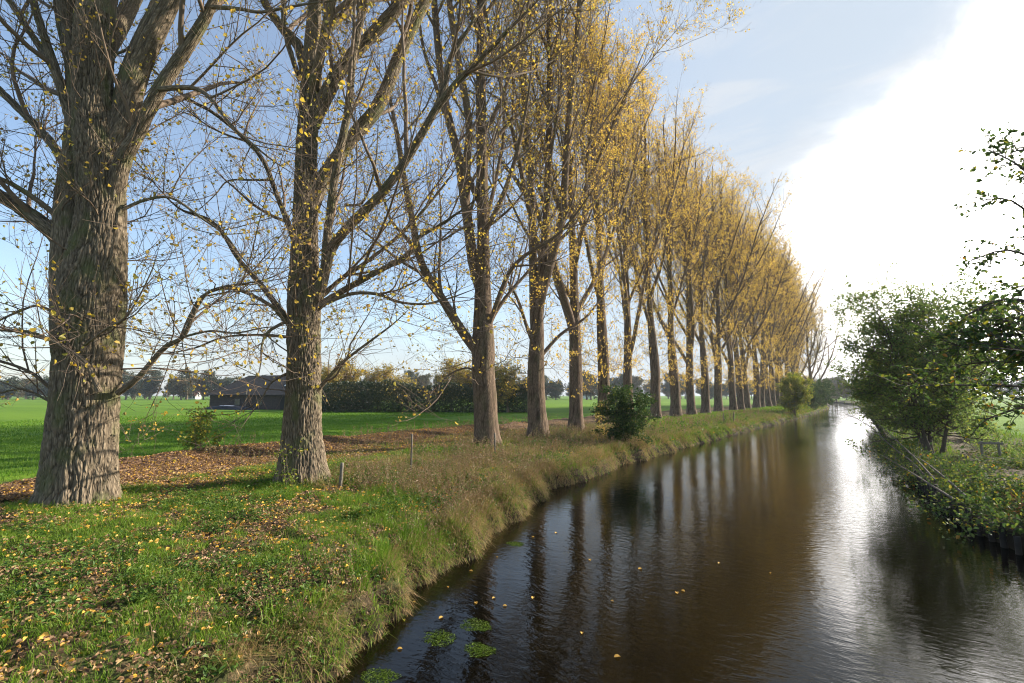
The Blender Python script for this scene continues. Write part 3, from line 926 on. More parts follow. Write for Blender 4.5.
def near_alder():
    rng = RS(320)
    b = np.array([5.3, 9.6, gz(5.3, 9.6)])
    o = thing('alder_tree', 'alder with big loose leaves overhanging from beyond the right edge', 'tree', b)
    MT, MC, ML = Mesh(), Mesh(), Mesh()
    p, r = grow(rng, np.array([[0, 0, -.2]]), np.array([[-.06, -.02, 1.0]]), np.array([7.2]), np.array([.13]), 14, .03, .02, .1)
    tubes(MT, p, r, 14)
    px = [[(1075, 225), (1040, 185), (1015, 163), (988, 150)], [(1080, 250), (1040, 222), (1010, 200), (985, 200)],
          [(1085, 290), (1040, 262), (1005, 250), (968, 262)], [(1085, 330), (1040, 305), (1000, 300), (962, 318)],
          [(1090, 360), (1040, 338), (990, 335), (945, 350)], [(1090, 385), (1040, 366), (985, 362), (930, 372)],
          [(1095, 400), (1040, 388), (975, 385), (900, 386)], [(1085, 300), (1050, 280), (1030, 285), (1010, 300)],
          [(1080, 200), (1050, 160), (1030, 150), (1012, 152)], [(1100, 375), (1060, 360), (1030, 352), (1000, 345)], [(1100, 430), (1060, 405), (1020, 408), (985, 420)], [(1090, 350), (1050, 322), (1015, 318), (978, 335)], [(1095, 395), (1060, 372), (1020, 378), (975, 398)]]
    Ps = []
    for i, pl in enumerate(px):
        dep = rng.uniform(4.6, 7.6)
        q = [dp(x, y_, dep + .25 * j) - b for j, (x, y_) in enumerate(pl)]
        zt = q[0][2] - .55
        k = np.argmin(np.abs(p[0, :, 2] - max(.6, zt)))
        Ps.append(spline([p[0, k]] + q, 12))
    P = np.array(Ps); R = np.linspace(.034, .008, 12)[None] * rng.uniform(.8, 1.2, (len(P), 1))
    # top branches out of frame
    s, d, rr, _ = kids(rng, p, r, 26, .35, .98, 62, 10)
    g = grow(rng, s, d, rng.uniform(1.2, 2.6, 26), np.full(26, .03), 12, .09, .03, .15)
    P2, R2 = cat((P, R), g)
    tubes(MC, P2, R2, 6)
    s, d, rr, _ = kids(rng, P2, R2, 860, .3, 1.0, 45, 14)
    g3 = grow(rng, s, d, rng.uniform(.18, .6, 860), np.full(860, .006), 5, .14, .0, .4)
    tubes(MC, *g3, 4)
    n = 7600
    s1, d1, _, _ = kids(rng, *g3, n, .1, 1.0, 55, 20)
    d1 = norm(d1 + rng.normal(0, .4, d1.shape) + np.array([0, 0, -.2]))
    leaves(ML, s1, d1, norm(rvec(rng, n) + np.array([0, 0, 1.0])), .066 * rng.uniform(.6, 1.25, n), .72)
    assemble(o, (MT.data('trunk', TWIG_DARK, attr='bark'), MC.data('crown', TWIG_DARK), ML.data('foliage', ALDERLEAF, smooth=False)))


near_alder()


# brambles on the right bank
def bramble(seed, rad, h, n, ls, lmat=ALDERLEAF):
    rng = RS(seed)
    MC, ML = Mesh(), Mesh()
    ns = 40
    a = rng.random(ns) * 6.28
    d = np.stack([np.cos(a), np.sin(a), rng.uniform(.5, 1.8, ns)], -1)
    s = np.stack([np.cos(a) * rad * .2, np.sin(a) * rad * .2, np.full(ns, -.1)], -1)
    P, R = grow(rng, s, d, rng.uniform(.7, 1.3, ns) * (rad + h) * .8, np.full(ns, .006), 10, .12, -.16, .4)
    P[:, :, 2] = np.clip(P[:, :, 2], -.5, h * 1.2)
    tubes(MC, P, R, 4)
    s, d, _, _ = kids(rng, P, R, n, .15, 1.0, 60, 20, bias_up=.6)
    leaves(ML, s + rng.normal(0, .09, s.shape), norm(d + rng.normal(0, .4, d.shape)), norm(rvec(rng, n) * .7 + np.array([0, 0, 1.0])), ls * rng.uniform(.6, 1.3, n), .75)
    return MC.data('stem', TWIG_DARK), ML.data('foliage', lmat, smooth=False)


REDBR = leafmat('reddish_bramble_leaf', [(0, (.09, .08, .02)), (.5, (.22, .13, .03)), (1, (.3, .09, .03))], .3, .06)
brs = [bramble(330, .9, .6, 1500, .09), bramble(331, .8, .75, 1400, .085), bramble(332, .7, .5, 1100, .08, REDBR)]
bfirst = {}
for i, (x, y_, k, s, lab) in enumerate([
    (3.0, 13.6, 0, 1.0, 'bramble bush nearest the right edge, above the dark posts'), (3.3, 14.5, 2, .7, 'reddish bramble patch close to the right edge of the picture'),
    (2.6, 15.6, 1, 1.0, 'green bramble bush hanging over the row of dark posts'), (3.6, 16.6, 0, 1.1, 'low green bramble mound between the path and the bank'),
    (2.6, 17.2, 0, .8, 'bramble bush beside the thin bare fallen branches'), (2.6, 20.3, 1, 1.0, 'bramble bush tucked under the bushy willow'),
    (4.9, 21.5, 1, 1.2, 'bramble hedge clump right beside the grey wooden rail'), (4.1, 21.3, 0, .9, 'bramble hedge clump in front of the grey wooden rail'),
    (5.1, 24.8, 0, 1.2, 'bramble hedge clump behind the grey wooden rail'), (5.2, 28.0, 1, 1.1, 'bramble hedge clump furthest along the narrow path'),
    (4.4, 15.3, 1, 1.0, 'bramble bush on the landward side of the reddish patch'), (4.9, 13.0, 0, 1.1, 'bramble bush under the overhanging alder leaves'),
    (2.62, 12.5, 1, .75, 'bramble clump trailing over the posts at the lower right corner of the bank'), (2.3, 14.3, 0, .7, 'bramble clump spilling over the posts below the reddish patch'),
    (2.1, 15.9, 1, .7, 'bramble clump drooping to the water near the lowest fallen branch'), (1.95, 18.9, 0, .75, 'bramble clump at the water edge below the long fallen branches'),
    (1.9, 21.8, 1, .8, 'dark bramble clump at the foot of the bushy willow on the water side'), (1.95, 24.4, 0, .85, 'bramble clump at the water edge under the bushy willow'),
    (2.0, 27.6, 1, .9, 'bramble clump on the bank edge just beyond the bushy willow'), (2.1, 31.0, 0, 1.0, 'furthest bramble clump on the water edge of the right bank')]):
    if k not in bfirst:
        o = thing('bramble_bush', lab, 'bush', (x, y_, gz(x, y_)), 0, 'brambles on the right bank', s)
        link('stem', brs[k][0], o); link('foliage', brs[k][1], o); bfirst[k] = o
    else:
        o = copy_tree(bfirst[k]); o['label'] = lab; o.location = (x, y_, gz(x, y_)); o.scale = (s,) * 3
    o.rotation_euler = (0, 0, i * 1.3)
    if 'hedge clump' in lab or 'mound' in lab or 'landward' in lab or 'overhanging alder' in lab: o.scale = (s, s, s * (.38 if 'hedge clump' in lab else .6))

WOODGREY = plain('weathered_grey_wood', (.15, .13, .10), .85, .3, 14, .4)
DEADWOOD = plain('dead_branch_wood', (.11, .09, .07), .9, .3, 8)
# fallen bare branches reaching over the water
fb = [([(955, 500), (931, 485), (907, 470), (883, 456)], (11.2, 15.0), 'lowest thin bare branch drooping from the right bank to the water'),
      ([(930, 482), (912, 462), (891, 446), (868, 425), (846, 414)], (15.0, 20.0), 'longest bare branch arching out from the right bank over the water'),
      ([(935, 480), (915, 458), (896, 440), (878, 424)], (14.2, 18.0), 'bare branch lying close beside the longest one on the right bank'),
      ([(970, 500), (945, 478), (925, 462), (908, 452)], (11.4, 14.5), 'thin bare branch curving through the brambles on the right bank')]
for i, (pl, dep, lab) in enumerate(fb):
    rng = RS(340 + i)
    pts = np.array([dp(x, y_, dep[0] + (dep[1] - dep[0]) * j / (len(pl) - 1)) for j, (x, y_) in enumerate(pl)])
    b = pts[0].copy()
    P = spline(pts - b, 14)[None]; R = np.linspace(.03, .008, 14)[None]
    M = Mesh(); tubes(M, P, R, 7)
    s, d, r, _ = kids(rng, P, R, 12, .3, 1.0, 40, 12)
    g = grow(rng, s, d, rng.uniform(.3, 1.0, 12), np.full(12, .006), 6, .12, .02, .3)
    tubes(M, *g, 4)
    o = M.build('fallen_branch', DEADWOOD); o.location = b
    tag(o, lab, 'branch', 'bare branches on the right bank')

# dark posts along the right water edge
WOODDARK = plain('wet_dark_wood', (.02, .016, .012), .8, .4, 9, .5)


def post(M, h, r, top=.85, S=8, lean=(0, 0), seed=0):
    rng = RS(seed)
    K = 9
    z = np.linspace(-.5, h, K)
    P = np.stack([lean[0] * z + rng.normal(0, r * .06, K), lean[1] * z + rng.normal(0, r * .06, K), z], -1)
    R = r * np.linspace(1, top, K) * (1 + rng.normal(0, .03, K))
    P = np.vstack([P, P[-1] + np.array([0, 0, r * .12]), P[-1] + np.array([0, 0, r * .14])])
    R = np.concatenate([R, [R[-1] * .8, .001]])
    tubes(M, P[None], R[None], S)


pm = Mesh(); post(pm, .62, .055, .95, seed=1); pmd = pm.data('revetment_post', WOODDARK)
y_ = 11.2; i = 0
while y_ < 24:
    x = float(xr(y_)) - .07
    o = link('revetment_post', pmd); o.location = (x, y_, -1.02 + .08 * math.sin(i * 2.3)); o.rotation_euler = (.03 * math.sin(i * 1.7), .05 * math.sin(i * 2.9), i)
    tag(o, 'dark wet wooden post shoring up the right bank under the brambles', 'post', 'bank posts at the right water edge')
    y_ += .42; i += 1

# wooden rail on the right bank
rt = thing('wooden_rail', 'short grey wooden rail on two posts among the brambles beside the path', 'fence', (4.05, 23.8, gz(4.05, 23.8)), .25)
for dx in (-.2, .28):
    M = Mesh(); post(M, .55, .04, .95, seed=3); o = M.build('post', WOODGREY, rt); o.location = (dx, 0, 0)


def box(M, c, s, bev=.008, mat=0):
    c = np.array(c, float); s = np.array(s, float) / 2
    b = min(bev, s.min() * .5)
    V = []
    for sx in (-1, 1):
        for sy in (-1, 1):
            for sz in (-1, 1):
                k = np.array([sx, sy, sz])
                for ax in range(3):
                    q = s - b; q = q.copy(); q[ax] = s[ax]; V.append(c + k * q)
    V = np.array(V)
    idx = lambda sx, sy, sz, ax: ((((sx > 0) * 2) + (sy > 0)) * 2 + (sz > 0)) * 3 + ax
    quads = []; tris = []
    import itertools
    for ax in range(3):
        o1, o2 = [a for a in range(3) if a != ax]
        for sg in (-1, 1):
            r = []
            for a, b_ in ((-1, -1), (1, -1), (1, 1), (-1, 1)):
                k = [0, 0, 0]; k[ax] = sg; k[o1] = a; k[o2] = b_; r.append(idx(*k, ax))
            quads.append(r if (sg > 0) == (ax != 1) else r[::-1])
    for e in range(3):
        o1, o2 = [a for a in range(3) if a != e]
        for a in (-1, 1):
            for b_ in (-1, 1):
                k0 = [0, 0, 0]; k0[o1] = a; k0[o2] = b_; k1 = list(k0); k0[e] = -1; k1[e] = 1
                quads.append([idx(*k0, o1), idx(*k1, o1), idx(*k1, o2), idx(*k0, o2)])
    for k in itertools.product((-1, 1), repeat=3): tris.append([idx(*k, a) for a in range(3)])
    M.add(V, [np.array(quads), np.array(tris)], mat)


M = Mesh(); box(M, (.04, -.06, .50), (.70, .03, .08)); M.build('rail', WOODGREY, rt, smooth=False)

# fence stakes on the left bank
for (x, y_, h, r, ln, lab) in [(-10.17, 7.53, .62, .045, (.06, .02), 'short weathered grey stake in the grass right of the second poplar'),
                               (-10.31, 9.98, 1.15, .028, (.01, 0), 'tall thin dark stake standing in the dry weeds'),
                               (-10.75, 14.6, .85, .035, (-.03, .01), 'grey stake in the dry weeds near the foot of the third poplar'),
                               (-8.2, 42.0, .95, .05, (.02, 0), 'left one of two small stakes in the sunny grass down the bank'),
                               (-7.9, 44.6, .9, .05, (.03, 0), 'right one of two small stakes in the sunny grass down the bank')]:
    M = Mesh(); post(M, h, r, .9, lean=ln, seed=int(h * 100)); o = M.build('fence_stake', WOODGREY if r != .028 else plain('dark_stake_wood', (.13, .11, .085), .85, .3, 10, .3))
    o.location = (x, y_, gz(x, y_)); tag(o, lab, 'stake', 'fence stakes on the left bank')

# ---------------------------------------------------------------- barn and far background
ROOF = plain('dark_roof_tiles', (.046, .038, .033), 1.0, .3, 2.5, .3)
BRICK = plain('dark_brick', (.06, .043, .036), .9, .3, 4, .3)
WHITE = plain('white_render', (.7, .69, .66), .8, .06, 1)
REDROOF = plain('red_roof_tiles', (.28, .10, .07), .8, .25, 2)
PANEL = plain('pale_roof_panel', (.55, .56, .56), .45, .1, 2)
GLASS = plain('dark_pane', (.03, .035, .04), .15, .1, 1)


def barn():
    a = gp(209, 408); dirv = norm(np.array([.92, .30, 0])[None])[0]
    rz = math.atan2(dirv[1], dirv[0])
    o = thing('brick_barn', 'long low brick barn with dark hipped roof across the green field', 'barn', (a[0], a[1], -.2), rz)
    L, D, hw, hr = 26.0, 9.0, 2.4, 5.7
    M = Mesh()
    box(M, (L / 2, D / 2, hw / 2), (L, D, hw), .02); M.build('wall', BRICK, o, smooth=False)
    M = Mesh(); e = .55; th = .14
    def hip(dz):
        return np.array([(-e, -e, hw - .1 + dz), (L + e, -e, hw - .1 + dz), (L + e, D + e, hw - .1 + dz), (-e, D + e, hw - .1 + dz), (3.6, D / 2, hr + dz), (L - 3.6, D / 2, hr + dz)])
    v = np.vstack([hip(th), hip(0)[:4]])
    M.add(v, [np.array([[0, 1, 5, 4], [2, 3, 4, 5], [0, 6, 7, 1], [1, 7, 8, 2], [2, 8, 9, 3], [3, 9, 6, 0], [9, 8, 7, 6]]), np.array([[1, 2, 5], [3, 0, 4]])])
    rf = M.build('roof', ROOF, o, smooth=False)
    n = norm(np.cross([1, 0, 0], [0, D / 2 + e, hr - hw + .1])[None])[0]
    for (x, t, w) in ((14.5, .55, 1.3), (21, .5, 1.2)):
        M = Mesh(); c = np.array([x, -e + (D / 2 + e) * t, hw - .1 + th + (hr - hw + .1) * t])
        d = norm(np.array([0, D / 2 + e, hr - hw + .1])[None])[0]
        q = [c + np.array([w / 2 * sx, 0, 0]) + d * (.8 * sy) + n * h for h in (-.02, .06) for sx, sy in ((-1, -1), (1, -1), (1, 1), (-1, 1))]
        M.add(q, [np.array([[4, 5, 6, 7], [0, 1, 5, 4], [1, 2, 6, 5], [2, 3, 7, 6], [3, 0, 4, 7]])]); M.build('skylight', PANEL, rf, smooth=False)
    # pale panel on the hip end
    M = Mesh(); d = norm(np.array([3.6 + e, 0, hr - hw + .1])[None])[0]; n2 = norm(np.cross(d, [0, -1, 0])[None])[0]
    n2 = n2 if n2[2] > 0 else -n2
    c = np.array([-e + (3.6 + e) * .55, D / 2 - 1.6, hw - .1 + th + (hr - hw + .1) * .55])
    q = [c + np.array([0, .5 * sx, 0]) + d * (1.1 * sy) + n2 * h for h in (-.02, .06) for sx, sy in ((-1, -1), (1, -1), (1, 1), (-1, 1))]
    M.add(q, [np.array([[4, 5, 6, 7], [0, 1, 5, 4], [1, 2, 6, 5], [2, 3, 7, 6], [3, 0, 4, 7]])]); M.build('skylight', PANEL, rf, smooth=False)
    for (x, w, h) in ((6, 1.1, 1.0), (10.5, 1.1, 1.0), (16, 2.6, 2.2), (21, 1.1, 1.0)):
        M = Mesh(); box(M, (x, -.02, 1.2 if h < 2 else 1.1), (w, .1, h)); M.build('window' if h < 2 else 'door', GLASS if h < 2 else WOODDARK, o, smooth=False)
    M = Mesh(); box(M, (8.2, -.45, 2.0), (.12, .12, 2.8)); M.build('downpipe', WOODGREY, o, smooth=False)
    # heap under a tarpaulin
    hp = thing('tarpaulin_heap', 'low dark blue heap with a pale sheet in front of the barn', 'heap', tuple(a + dirv * 6.5 + np.array([.6, -2.2, -.2])), rz)
    rng = RS(7); n_ = 40
    u = np.linspace(-1, 1, n_); X, Y = np.meshgrid(u, u)
    z = .75 * np.clip(1 - X ** 2, 0, 1) ** .6 * np.clip(1 - Y ** 2, 0, 1) ** .6 * (.75 + .5 * fbm2(X.ravel(), Y.ravel(), 2, 3).reshape(X.shape))
    i = np.arange(n_ - 1)[:, None] * n_ + np.arange(n_ - 1)[None]
    F = np.stack([i, i + 1, i + n_ + 1, i + n_], -1).reshape(-1, 4)
    M = Mesh(); M.add(np.stack([X * 5.5, Y * 1.2, z - .05], -1).reshape(-1, 3), [F]); M.build('cover', plain('blue_tarpaulin', (.016, .017, .022), .8, .3, 1), hp)
    M = Mesh(); sel = (X > -.2) & (X < .35); k = np.where(sel.all(0))[0]; XX = X[8:24][:, k]; YY = Y[8:24][:, k]; ZZ = z[8:24][:, k]
    r_, c_ = XX.shape; i = np.arange(r_ - 1)[:, None] * c_ + np.arange(c_ - 1)[None]
    M.add(np.stack([XX * 5.5, YY * 1.2 - .02, ZZ + .0], -1).reshape(-1, 3), [np.stack([i, i + 1, i + c_ + 1, i + c_], -1).reshape(-1, 4)]); M.build('sheet', plain('pale_sheet', (.22, .24, .28), .6, .1, 2), hp)


barn()


def house(label, x, y_, rz, L, D, hw, hr, roof, z=-.2):
    o = thing('farm_house', label, 'house', (x, y_, z), rz)
    M = Mesh(); v = [(-L / 2, -D / 2, 0), (L / 2, -D / 2, 0), (L / 2, D / 2, 0), (-L / 2, D / 2, 0), (-L / 2, -D / 2, hw), (L / 2, -D / 2, hw), (L / 2, D / 2, hw), (-L / 2, D / 2, hw), (-L / 2, 0, hr), (L / 2, 0, hr)]
    M.add(v, [np.array([[0, 1, 5, 4], [2, 3, 7, 6], [1, 2, 6, 5], [3, 0, 4, 7]]), np.array([[4, 8, 7], [5, 6, 9]])]); M.build('wall', WHITE, o, smooth=False)
    M = Mesh(); e = .4
    for s in (-1, 1):
        q = [(-L / 2 - e, s * (D / 2 + e), hw - .3), (L / 2 + e, s * (D / 2 + e), hw - .3), (L / 2 + e, 0, hr + .12), (-L / 2 - e, 0, hr + .12)]
        q2 = [(a, b, c - .16) for a, b, c in q]
        M.add(q + q2, [np.array([[0, 1, 2, 3], [7, 6, 5, 4], [0, 4, 5, 1], [1, 5, 6, 2], [3, 2, 6, 7], [0, 3, 7, 4]])])
    r = M.build('roof', roof, o, smooth=False)
    M = Mesh(); box(M, (L * .3, .4, hr + .2), (.7, .7, 1.4), .02); M.build('chimney', BRICK, r, smooth=False)
    for xx in (-L * .28, L * .05, L * .32):
        M = Mesh(); box(M, (xx, -D / 2 - .01, hw * .5), (1.0, .12, 1.2)); M.build('window', GLASS, o, smooth=False)
    return o


p = gp(193, 399.5); q = _C + (p - _C) * (330 / np.linalg.norm(p - _C)); house('tiny white house with a red roof left of the barn', q[0], q[1], .6, 6, 5, 2.4, 4.6, REDROOF)
q = dp(586, 398, 330); house('tiny white house seen between the trunks left of the bush', q[0], q[1], 2.2, 6, 5, 3.0, 5.4, ROOF)

# far trees
FV = [broadleaf(400 + i, [11, 13, 9][i], [4.2, 4.0, 4.6][i], [1.5, 2.5, .8][i], 60, 420, 0, 5200, .42, [FAR1, FAR2, FAR2][i], TWIG, r0=.3, lw=.8, twig_r=.03, trunk_s=6) for i in range(3)]
FG = 'far trees along the horizon'
ffirst = {}
rng = RS(77)
far = []
for px in np.arange(-60, 852, 7.0):
    d = 235 + 60 * rng.random() + (40 if px > 600 else 0)
    far.append((px + rng.normal(0, 3), d, rng.uniform(.75, 1.25)))
for px in np.arange(935, 1120, 16): far.append((px, 240 + 50 * rng.random(), rng.uniform(.8, 1.2)))
for px, d, s in ((826, 175, .75), (836, 185, .6), (846, 215, .65), (855, 230, .8), (868, 190, .8), (880, 200, .9), (892, 210, 1.0), (905, 205, 1.0), (920, 215, 1.0)): far.append((px, d, s))
for i, (px, d, s) in enumerate(far):
    k = int(rng.integers(0, 3)) if px > 260 else [0, 0, 1, 2][int(rng.integers(0, 4))]
    p = dp(px, 395, d); x, y_ = p[0], p[1]
    lab = ['far olive brown tree in the hazy tree line on the horizon', 'far upright green tree in the hazy tree line on the horizon', 'far low green tree in the hazy tree line on the horizon'][k]
    if k not in ffirst:
        o = plant('far_tree', lab, 'tree', x, y_, FV[k], FG + ', ' + ['olive', 'upright', 'low'][k], z=-.3); ffirst[k] = o
    else:
        o = copy_tree(ffirst[k]); o.location = (x, y_, -.3)
    o.scale = (s * 1.15, s * 1.15, s); o.rotation_euler = (0, 0, rng.random() * 6.28)

# the dark hedge at the field's end and yellow trees over it


def hedge():
    rng = RS(55)
    a = gp(318, 411); b = gp(532, 411)
    a = a + (a - b) * .02
    ln = np.linalg.norm(b - a); u = (b - a) / ln; w = np.array([-u[1], u[0], 0])
    o = thing('field_hedge', 'long dense dark green hedge at the end of the field', 'hedge', (a[0], a[1], -.2))
    n = 42000
    t = rng.random(n) * ln; s = rng.uniform(-1, 1, n); top = 2.6 + 1.9 * fbm2(t, t * 0, .28, 8) + .5 * fbm2(t, t * 0, 1.1, 9)
    z = top * rng.random(n) ** .95
    dep = 1.7 * np.sqrt(np.clip(1 - (z / top) ** 3 * .8, 0, 1)) * (.7 + .6 * fbm2(t, z, .7, 10))
    p = u * t[:, None] + w * (np.sign(s) * np.abs(s) ** .35 * dep)[:, None] + np.array([0, 0, 1.0]) * z[:, None]
    M = Mesh(); leaves(M, p, rvec(rng, n), rvec(rng, n) + np.array([0, 0, .5]), .2 * rng.uniform(.6, 1.3, n), .7); M.build('foliage', HEDGE, o, smooth=False)
    M = Mesh(); k = 160; st = u * (rng.random(k) * ln)[:, None] + w * rng.normal(0, .5, k)[:, None]
    P, R = grow(rng, st, np.array([[0, 0, 1.0]] * k) + rng.normal(0, .25, (k, 3)), rng.uniform(1.5, 3.2, k), np.full(k, .035), 6, .12, .05, .2); tubes(M, P, R, 5); M.build('stem', TWIG_DARK, o)


hedge()
HV = [broadleaf(420 + i, [7.6, 6.6][i], [3.3, 3.6][i], [1.2, 1.0][i], 60, 600, 1500, 6500, .2, AUTUMN, TWIG, r0=.18, lw=.75, twig_r=.012, trunk_s=8) for i in range(2)]
hf = {}
for i, (px, dep, k, s, lab) in enumerate([(345, 76, 0, 1.0, 'yellowish tree above the hedge just right of the second poplar'), (378, 80, 1, 1.0, 'golden bushy tree rising over the middle of the hedge'),
                                          (402, 84, 1, .8, 'small yellow tree above the low dip of the hedge'), (452, 76, 0, 1.0, 'yellow tree above the hedge left of the leaning limb poplar'),
                                          (475, 74, 1, 1.0, 'broad yellow tree over the hedge behind the third poplar trunk'), (508, 66, 1, .95, 'pale yellow bushy tree over the hedge between the third and fourth poplars'),
                                          (322, 74, 1, .95, 'olive yellow tree over the hedge behind the second poplar')]):
    p = dp(px, 400, dep)
    if k not in hf: o = plant('autumn_tree', lab, 'tree', p[0], p[1], HV[k], 'yellow trees along the hedge', z=-.2); hf[k] = o
    else: o = copy_tree(hf[k]); o['label'] = lab; o.location = (p[0], p[1], -.2)
    o.scale = (s,) * 3; o.rotation_euler = (0, 0, i * 2.1)


# ---------------------------------------------------------------- ground cover (stuff)
def sample(rng, n, y0, y1, o0, o1, pw=1.0):
    y = rng.uniform(y0, y1, n); o = o0 + (o1 - o0) * rng.random(n) ** pw
    x = xl(y) - o
    return x, y, o


def cover():
    rng = RS(500)
    # --- green grass
    M = Mesh()
    for (n, y0, y1, o0, o1, h, w) in [(230000, -2.5, 6.5, .1, 10, .10, .006), (110000, 6, 13, .1, 9.5, .13, .009), (70000, 13, 30, .0, 10, .19, .014), (70000, 28, 75, .0, 9, .26, .028), (30000, 75, 135, .0, 8, .34, .055), (14000, 3, 14, -.03, .8, .22, .010), (9000, 14, 40, -.03, .8, .3, .018)]:
        x, y, o = sample(rng, n, y0, y1, o0, o1)
        f = fbm2(x, y, 1.5, 61); f2 = fbm2(x, y, 6.0, 62, 2)
        keep = rng.random(n) < np.clip((f * .65 + f2 * .55 - .50) * 8, .04, 1) * np.where(row_x(y) - x > 1.2, .2, 1) * np.where((y > 8) & (y < 28) & (o < 5.0), .35, 1)
        x, y, o, f = x[keep], y[keep], o[keep], f[keep]
        k = len(x)
        hh = h * rng.uniform(.5, 1.35, k) * (.6 + .9 * f)
        a = rng.random(k) * 6.28; ll = hh * rng.uniform(.2, 1.0, k)
        lean = np.stack([np.cos(a) * ll, np.sin(a) * ll, -.9 * hh * np.clip(1 - o / .4, 0, 1)], -1)
        blades(M, np.stack([x, y, G(x, y) - .01], -1), hh, w * rng.uniform(.6, 1.3, k), lean, rng)
    for (bx, by, rad) in [(P1.location[0], P1.location[1], .62), (P2.location[0], P2.location[1], .5), (P3.location[0], P3.location[1], .5), (P4.location[0], P4.location[1], .5)] + [(q[0], q[1], .5) for q in row[:8]]:
        k = 700; a = rng.random(k) * 6.28; r = rad * (.85 + .9 * rng.random(k) ** 1.6); x = bx + np.cos(a) * r; y = by + np.sin(a) * r
        hh = .17 * rng.uniform(.4, 1.4, k); a2 = rng.random(k) * 6.28; ll = hh * rng.uniform(.2, .8, k)
        blades(M, np.stack([x, y, G(x, y) - .01], -1), hh, .008 * rng.uniform(.6, 1.3, k) * (1 + by / 20), np.stack([np.cos(a2) * ll, np.sin(a2) * ll, 0 * a2], -1), rng)
    # right bank
    for (n, y0, y1, h, w) in [(16000, 10, 26, .15, .012), (10000, 26, 90, .25, .03)]:
        y = rng.uniform(y0, y1, n); x = xr(y) + rng.uniform(.15, 6, n)
        pc = np.interp(y, [0, 24, 39, 80], [3.2, 3.85, 4.6, 6.2]); kp = np.abs(x - pc) > .45; x, y = x[kp], y[kp]; k = len(x)
        hh = h * rng.uniform(.5, 1.3, k); a = rng.random(k) * 6.28; ll = hh * rng.uniform(.2, .9, k)
        blades(M, np.stack([x, y, G(x, y) - .01], -1), hh, w * rng.uniform(.6, 1.3, k), np.stack([np.cos(a) * ll, np.sin(a) * ll, 0 * a], -1), rng)
    tag(M.build('bank_grass', GRASS, smooth=False), 'short green grass growing in tufts over both banks', 'grass', kind='stuff')
    # --- field grass, thinning into the sheet with distance
    M = Mesh()
    for (n, y0, y1, r0, r1, h, w) in [(90000, -4, 34, 6.5, 24, .13, .016), (50000, -10, 50, 22, 50, .16, .035)]:
        y = rng.uniform(y0, y1, n); x = row_x(y) - np.where(r0 < 10, strip_w(y) + .1, r0) - rng.random(n) * (r1 - r0)
        hh = h * rng.uniform(.5, 1.2, n); a = rng.random(n) * 6.28; ll = hh * rng.uniform(.2, .8, n)
        blades(M, np.stack([x, y, G(x, y) - .01], -1), hh, w * rng.uniform(.7, 1.3, n), np.stack([np.cos(a) * ll, np.sin(a) * ll, 0 * a], -1), rng)
    tag(M.build('field_grass', FIELDG, smooth=False), 'bright green young grass of the field beyond the poplars', 'grass', kind='stuff')
    # --- dry grass: fringe over the water and tufts on the bank
    M = Mesh()
    for (n, y0, y1, o1, h, w, hang) in [(13000, -1, 7, .5, .28, .007, 1), (15000, 7, 14, .8, .33, .009, 1), (13000, 14, 30, .9, .36, .014, 1), (6000, 30, 70, 1.0, .36, .026, 1), (3500, 70, 135, 1.2, .4, .05, 1),
                                        (16000, 7, 16, 5.5, .32, .009, 0), (22000, 14, 34, 6.5, .36, .014, 0), (8000, 34, 80, 6.5, .32, .028, 0), (2000, -1, 7, 2.6, .18, .006, 0)]:
        x, y, o = sample(rng, n, y0, y1, -.04, o1, 1.25 if hang else 1)
        f = fbm2(x, y, 1.1, 71)
        kp = rng.random(n) < np.clip((f - (.25 if hang else .40)) * 5, .05, 1)
        x, y, o = x[kp], y[kp], o[kp]; k = len(x)
        hh = h * rng.uniform(.4, 1.3, k)
        a = rng.normal(0, 1.5, k) if hang else rng.random(k) * 6.28
        ll = hh * rng.uniform(.3, 1.1, k)
        lean = np.stack([np.cos(a) * ll, np.sin(a) * ll, 0 * a], -1)
        if hang:
            dn = np.clip(1 - o / .55, 0, 1) * rng.uniform(.3, 1.35, k)
            lean[:, 2] = -dn * hh * 1.5; lean[:, 0] += dn * .02
            hh = hh * (1 - .55 * np.clip(1 - o / .5, 0, 1))
        blades(M, np.stack([x, y, G(x, y) - .01], -1), hh, w * rng.uniform(.6, 1.3, k), lean, rng)
    tag(M.build('dry_grass', DRY, smooth=False), 'straw coloured long grass fringing the water along the left bank', 'grass', kind='stuff')
    # --- withered weeds: stalk plus small leaves
    M = Mesh()
    for (n, y0, y1, o0, o1, h, nl, ls) in [(1500, 7.5, 13, .3, 5.5, .50, 16, .035), (2300, 12, 30, .2, 5.8, .55, 14, .05), (900, 30, 70, .2, 5, .55, 10, .09), (300, -1, 7, -.02, 1.3, .28, 12, .03), (800, 6, 16, -.02, .9, .38, 12, .035), (1500, 8, 34, 6.5, 13, .5, 12, .05)]:
        x, y, o = sample(rng, n, y0, y1, o0, o1)
        f = fbm2(x, y, .8, 81); kp = rng.random(n) < np.clip((f - .34) * 5, .08, 1); x, y = x[kp], y[kp]; n = len(x)
        b = np.stack([x, y, G(x, y) - .02], -1)
        H = h * rng.uniform(.5, 1.35, n)
        P, R = grow(rng, b, np.array([[0, 0, 1.0]] * n) + rng.normal(0, .22, (n, 3)), H, np.full(n, .0035 * ls / .035), 5, .1, .0, .4)
        tubes(M, P, R, 3)
        pi = np.repeat(np.arange(n), nl); t = rng.uniform(.2, 1, n * nl) * 4; k = np.minimum(t.astype(int), 3); fr = (t - k)[:, None]
        s = P[pi, k] * (1 - fr) + P[pi, k + 1] * fr + rng.normal(0, .02, (n * nl, 3))
        d = rvec(rng, n * nl) + np.array([0, 0, .25])
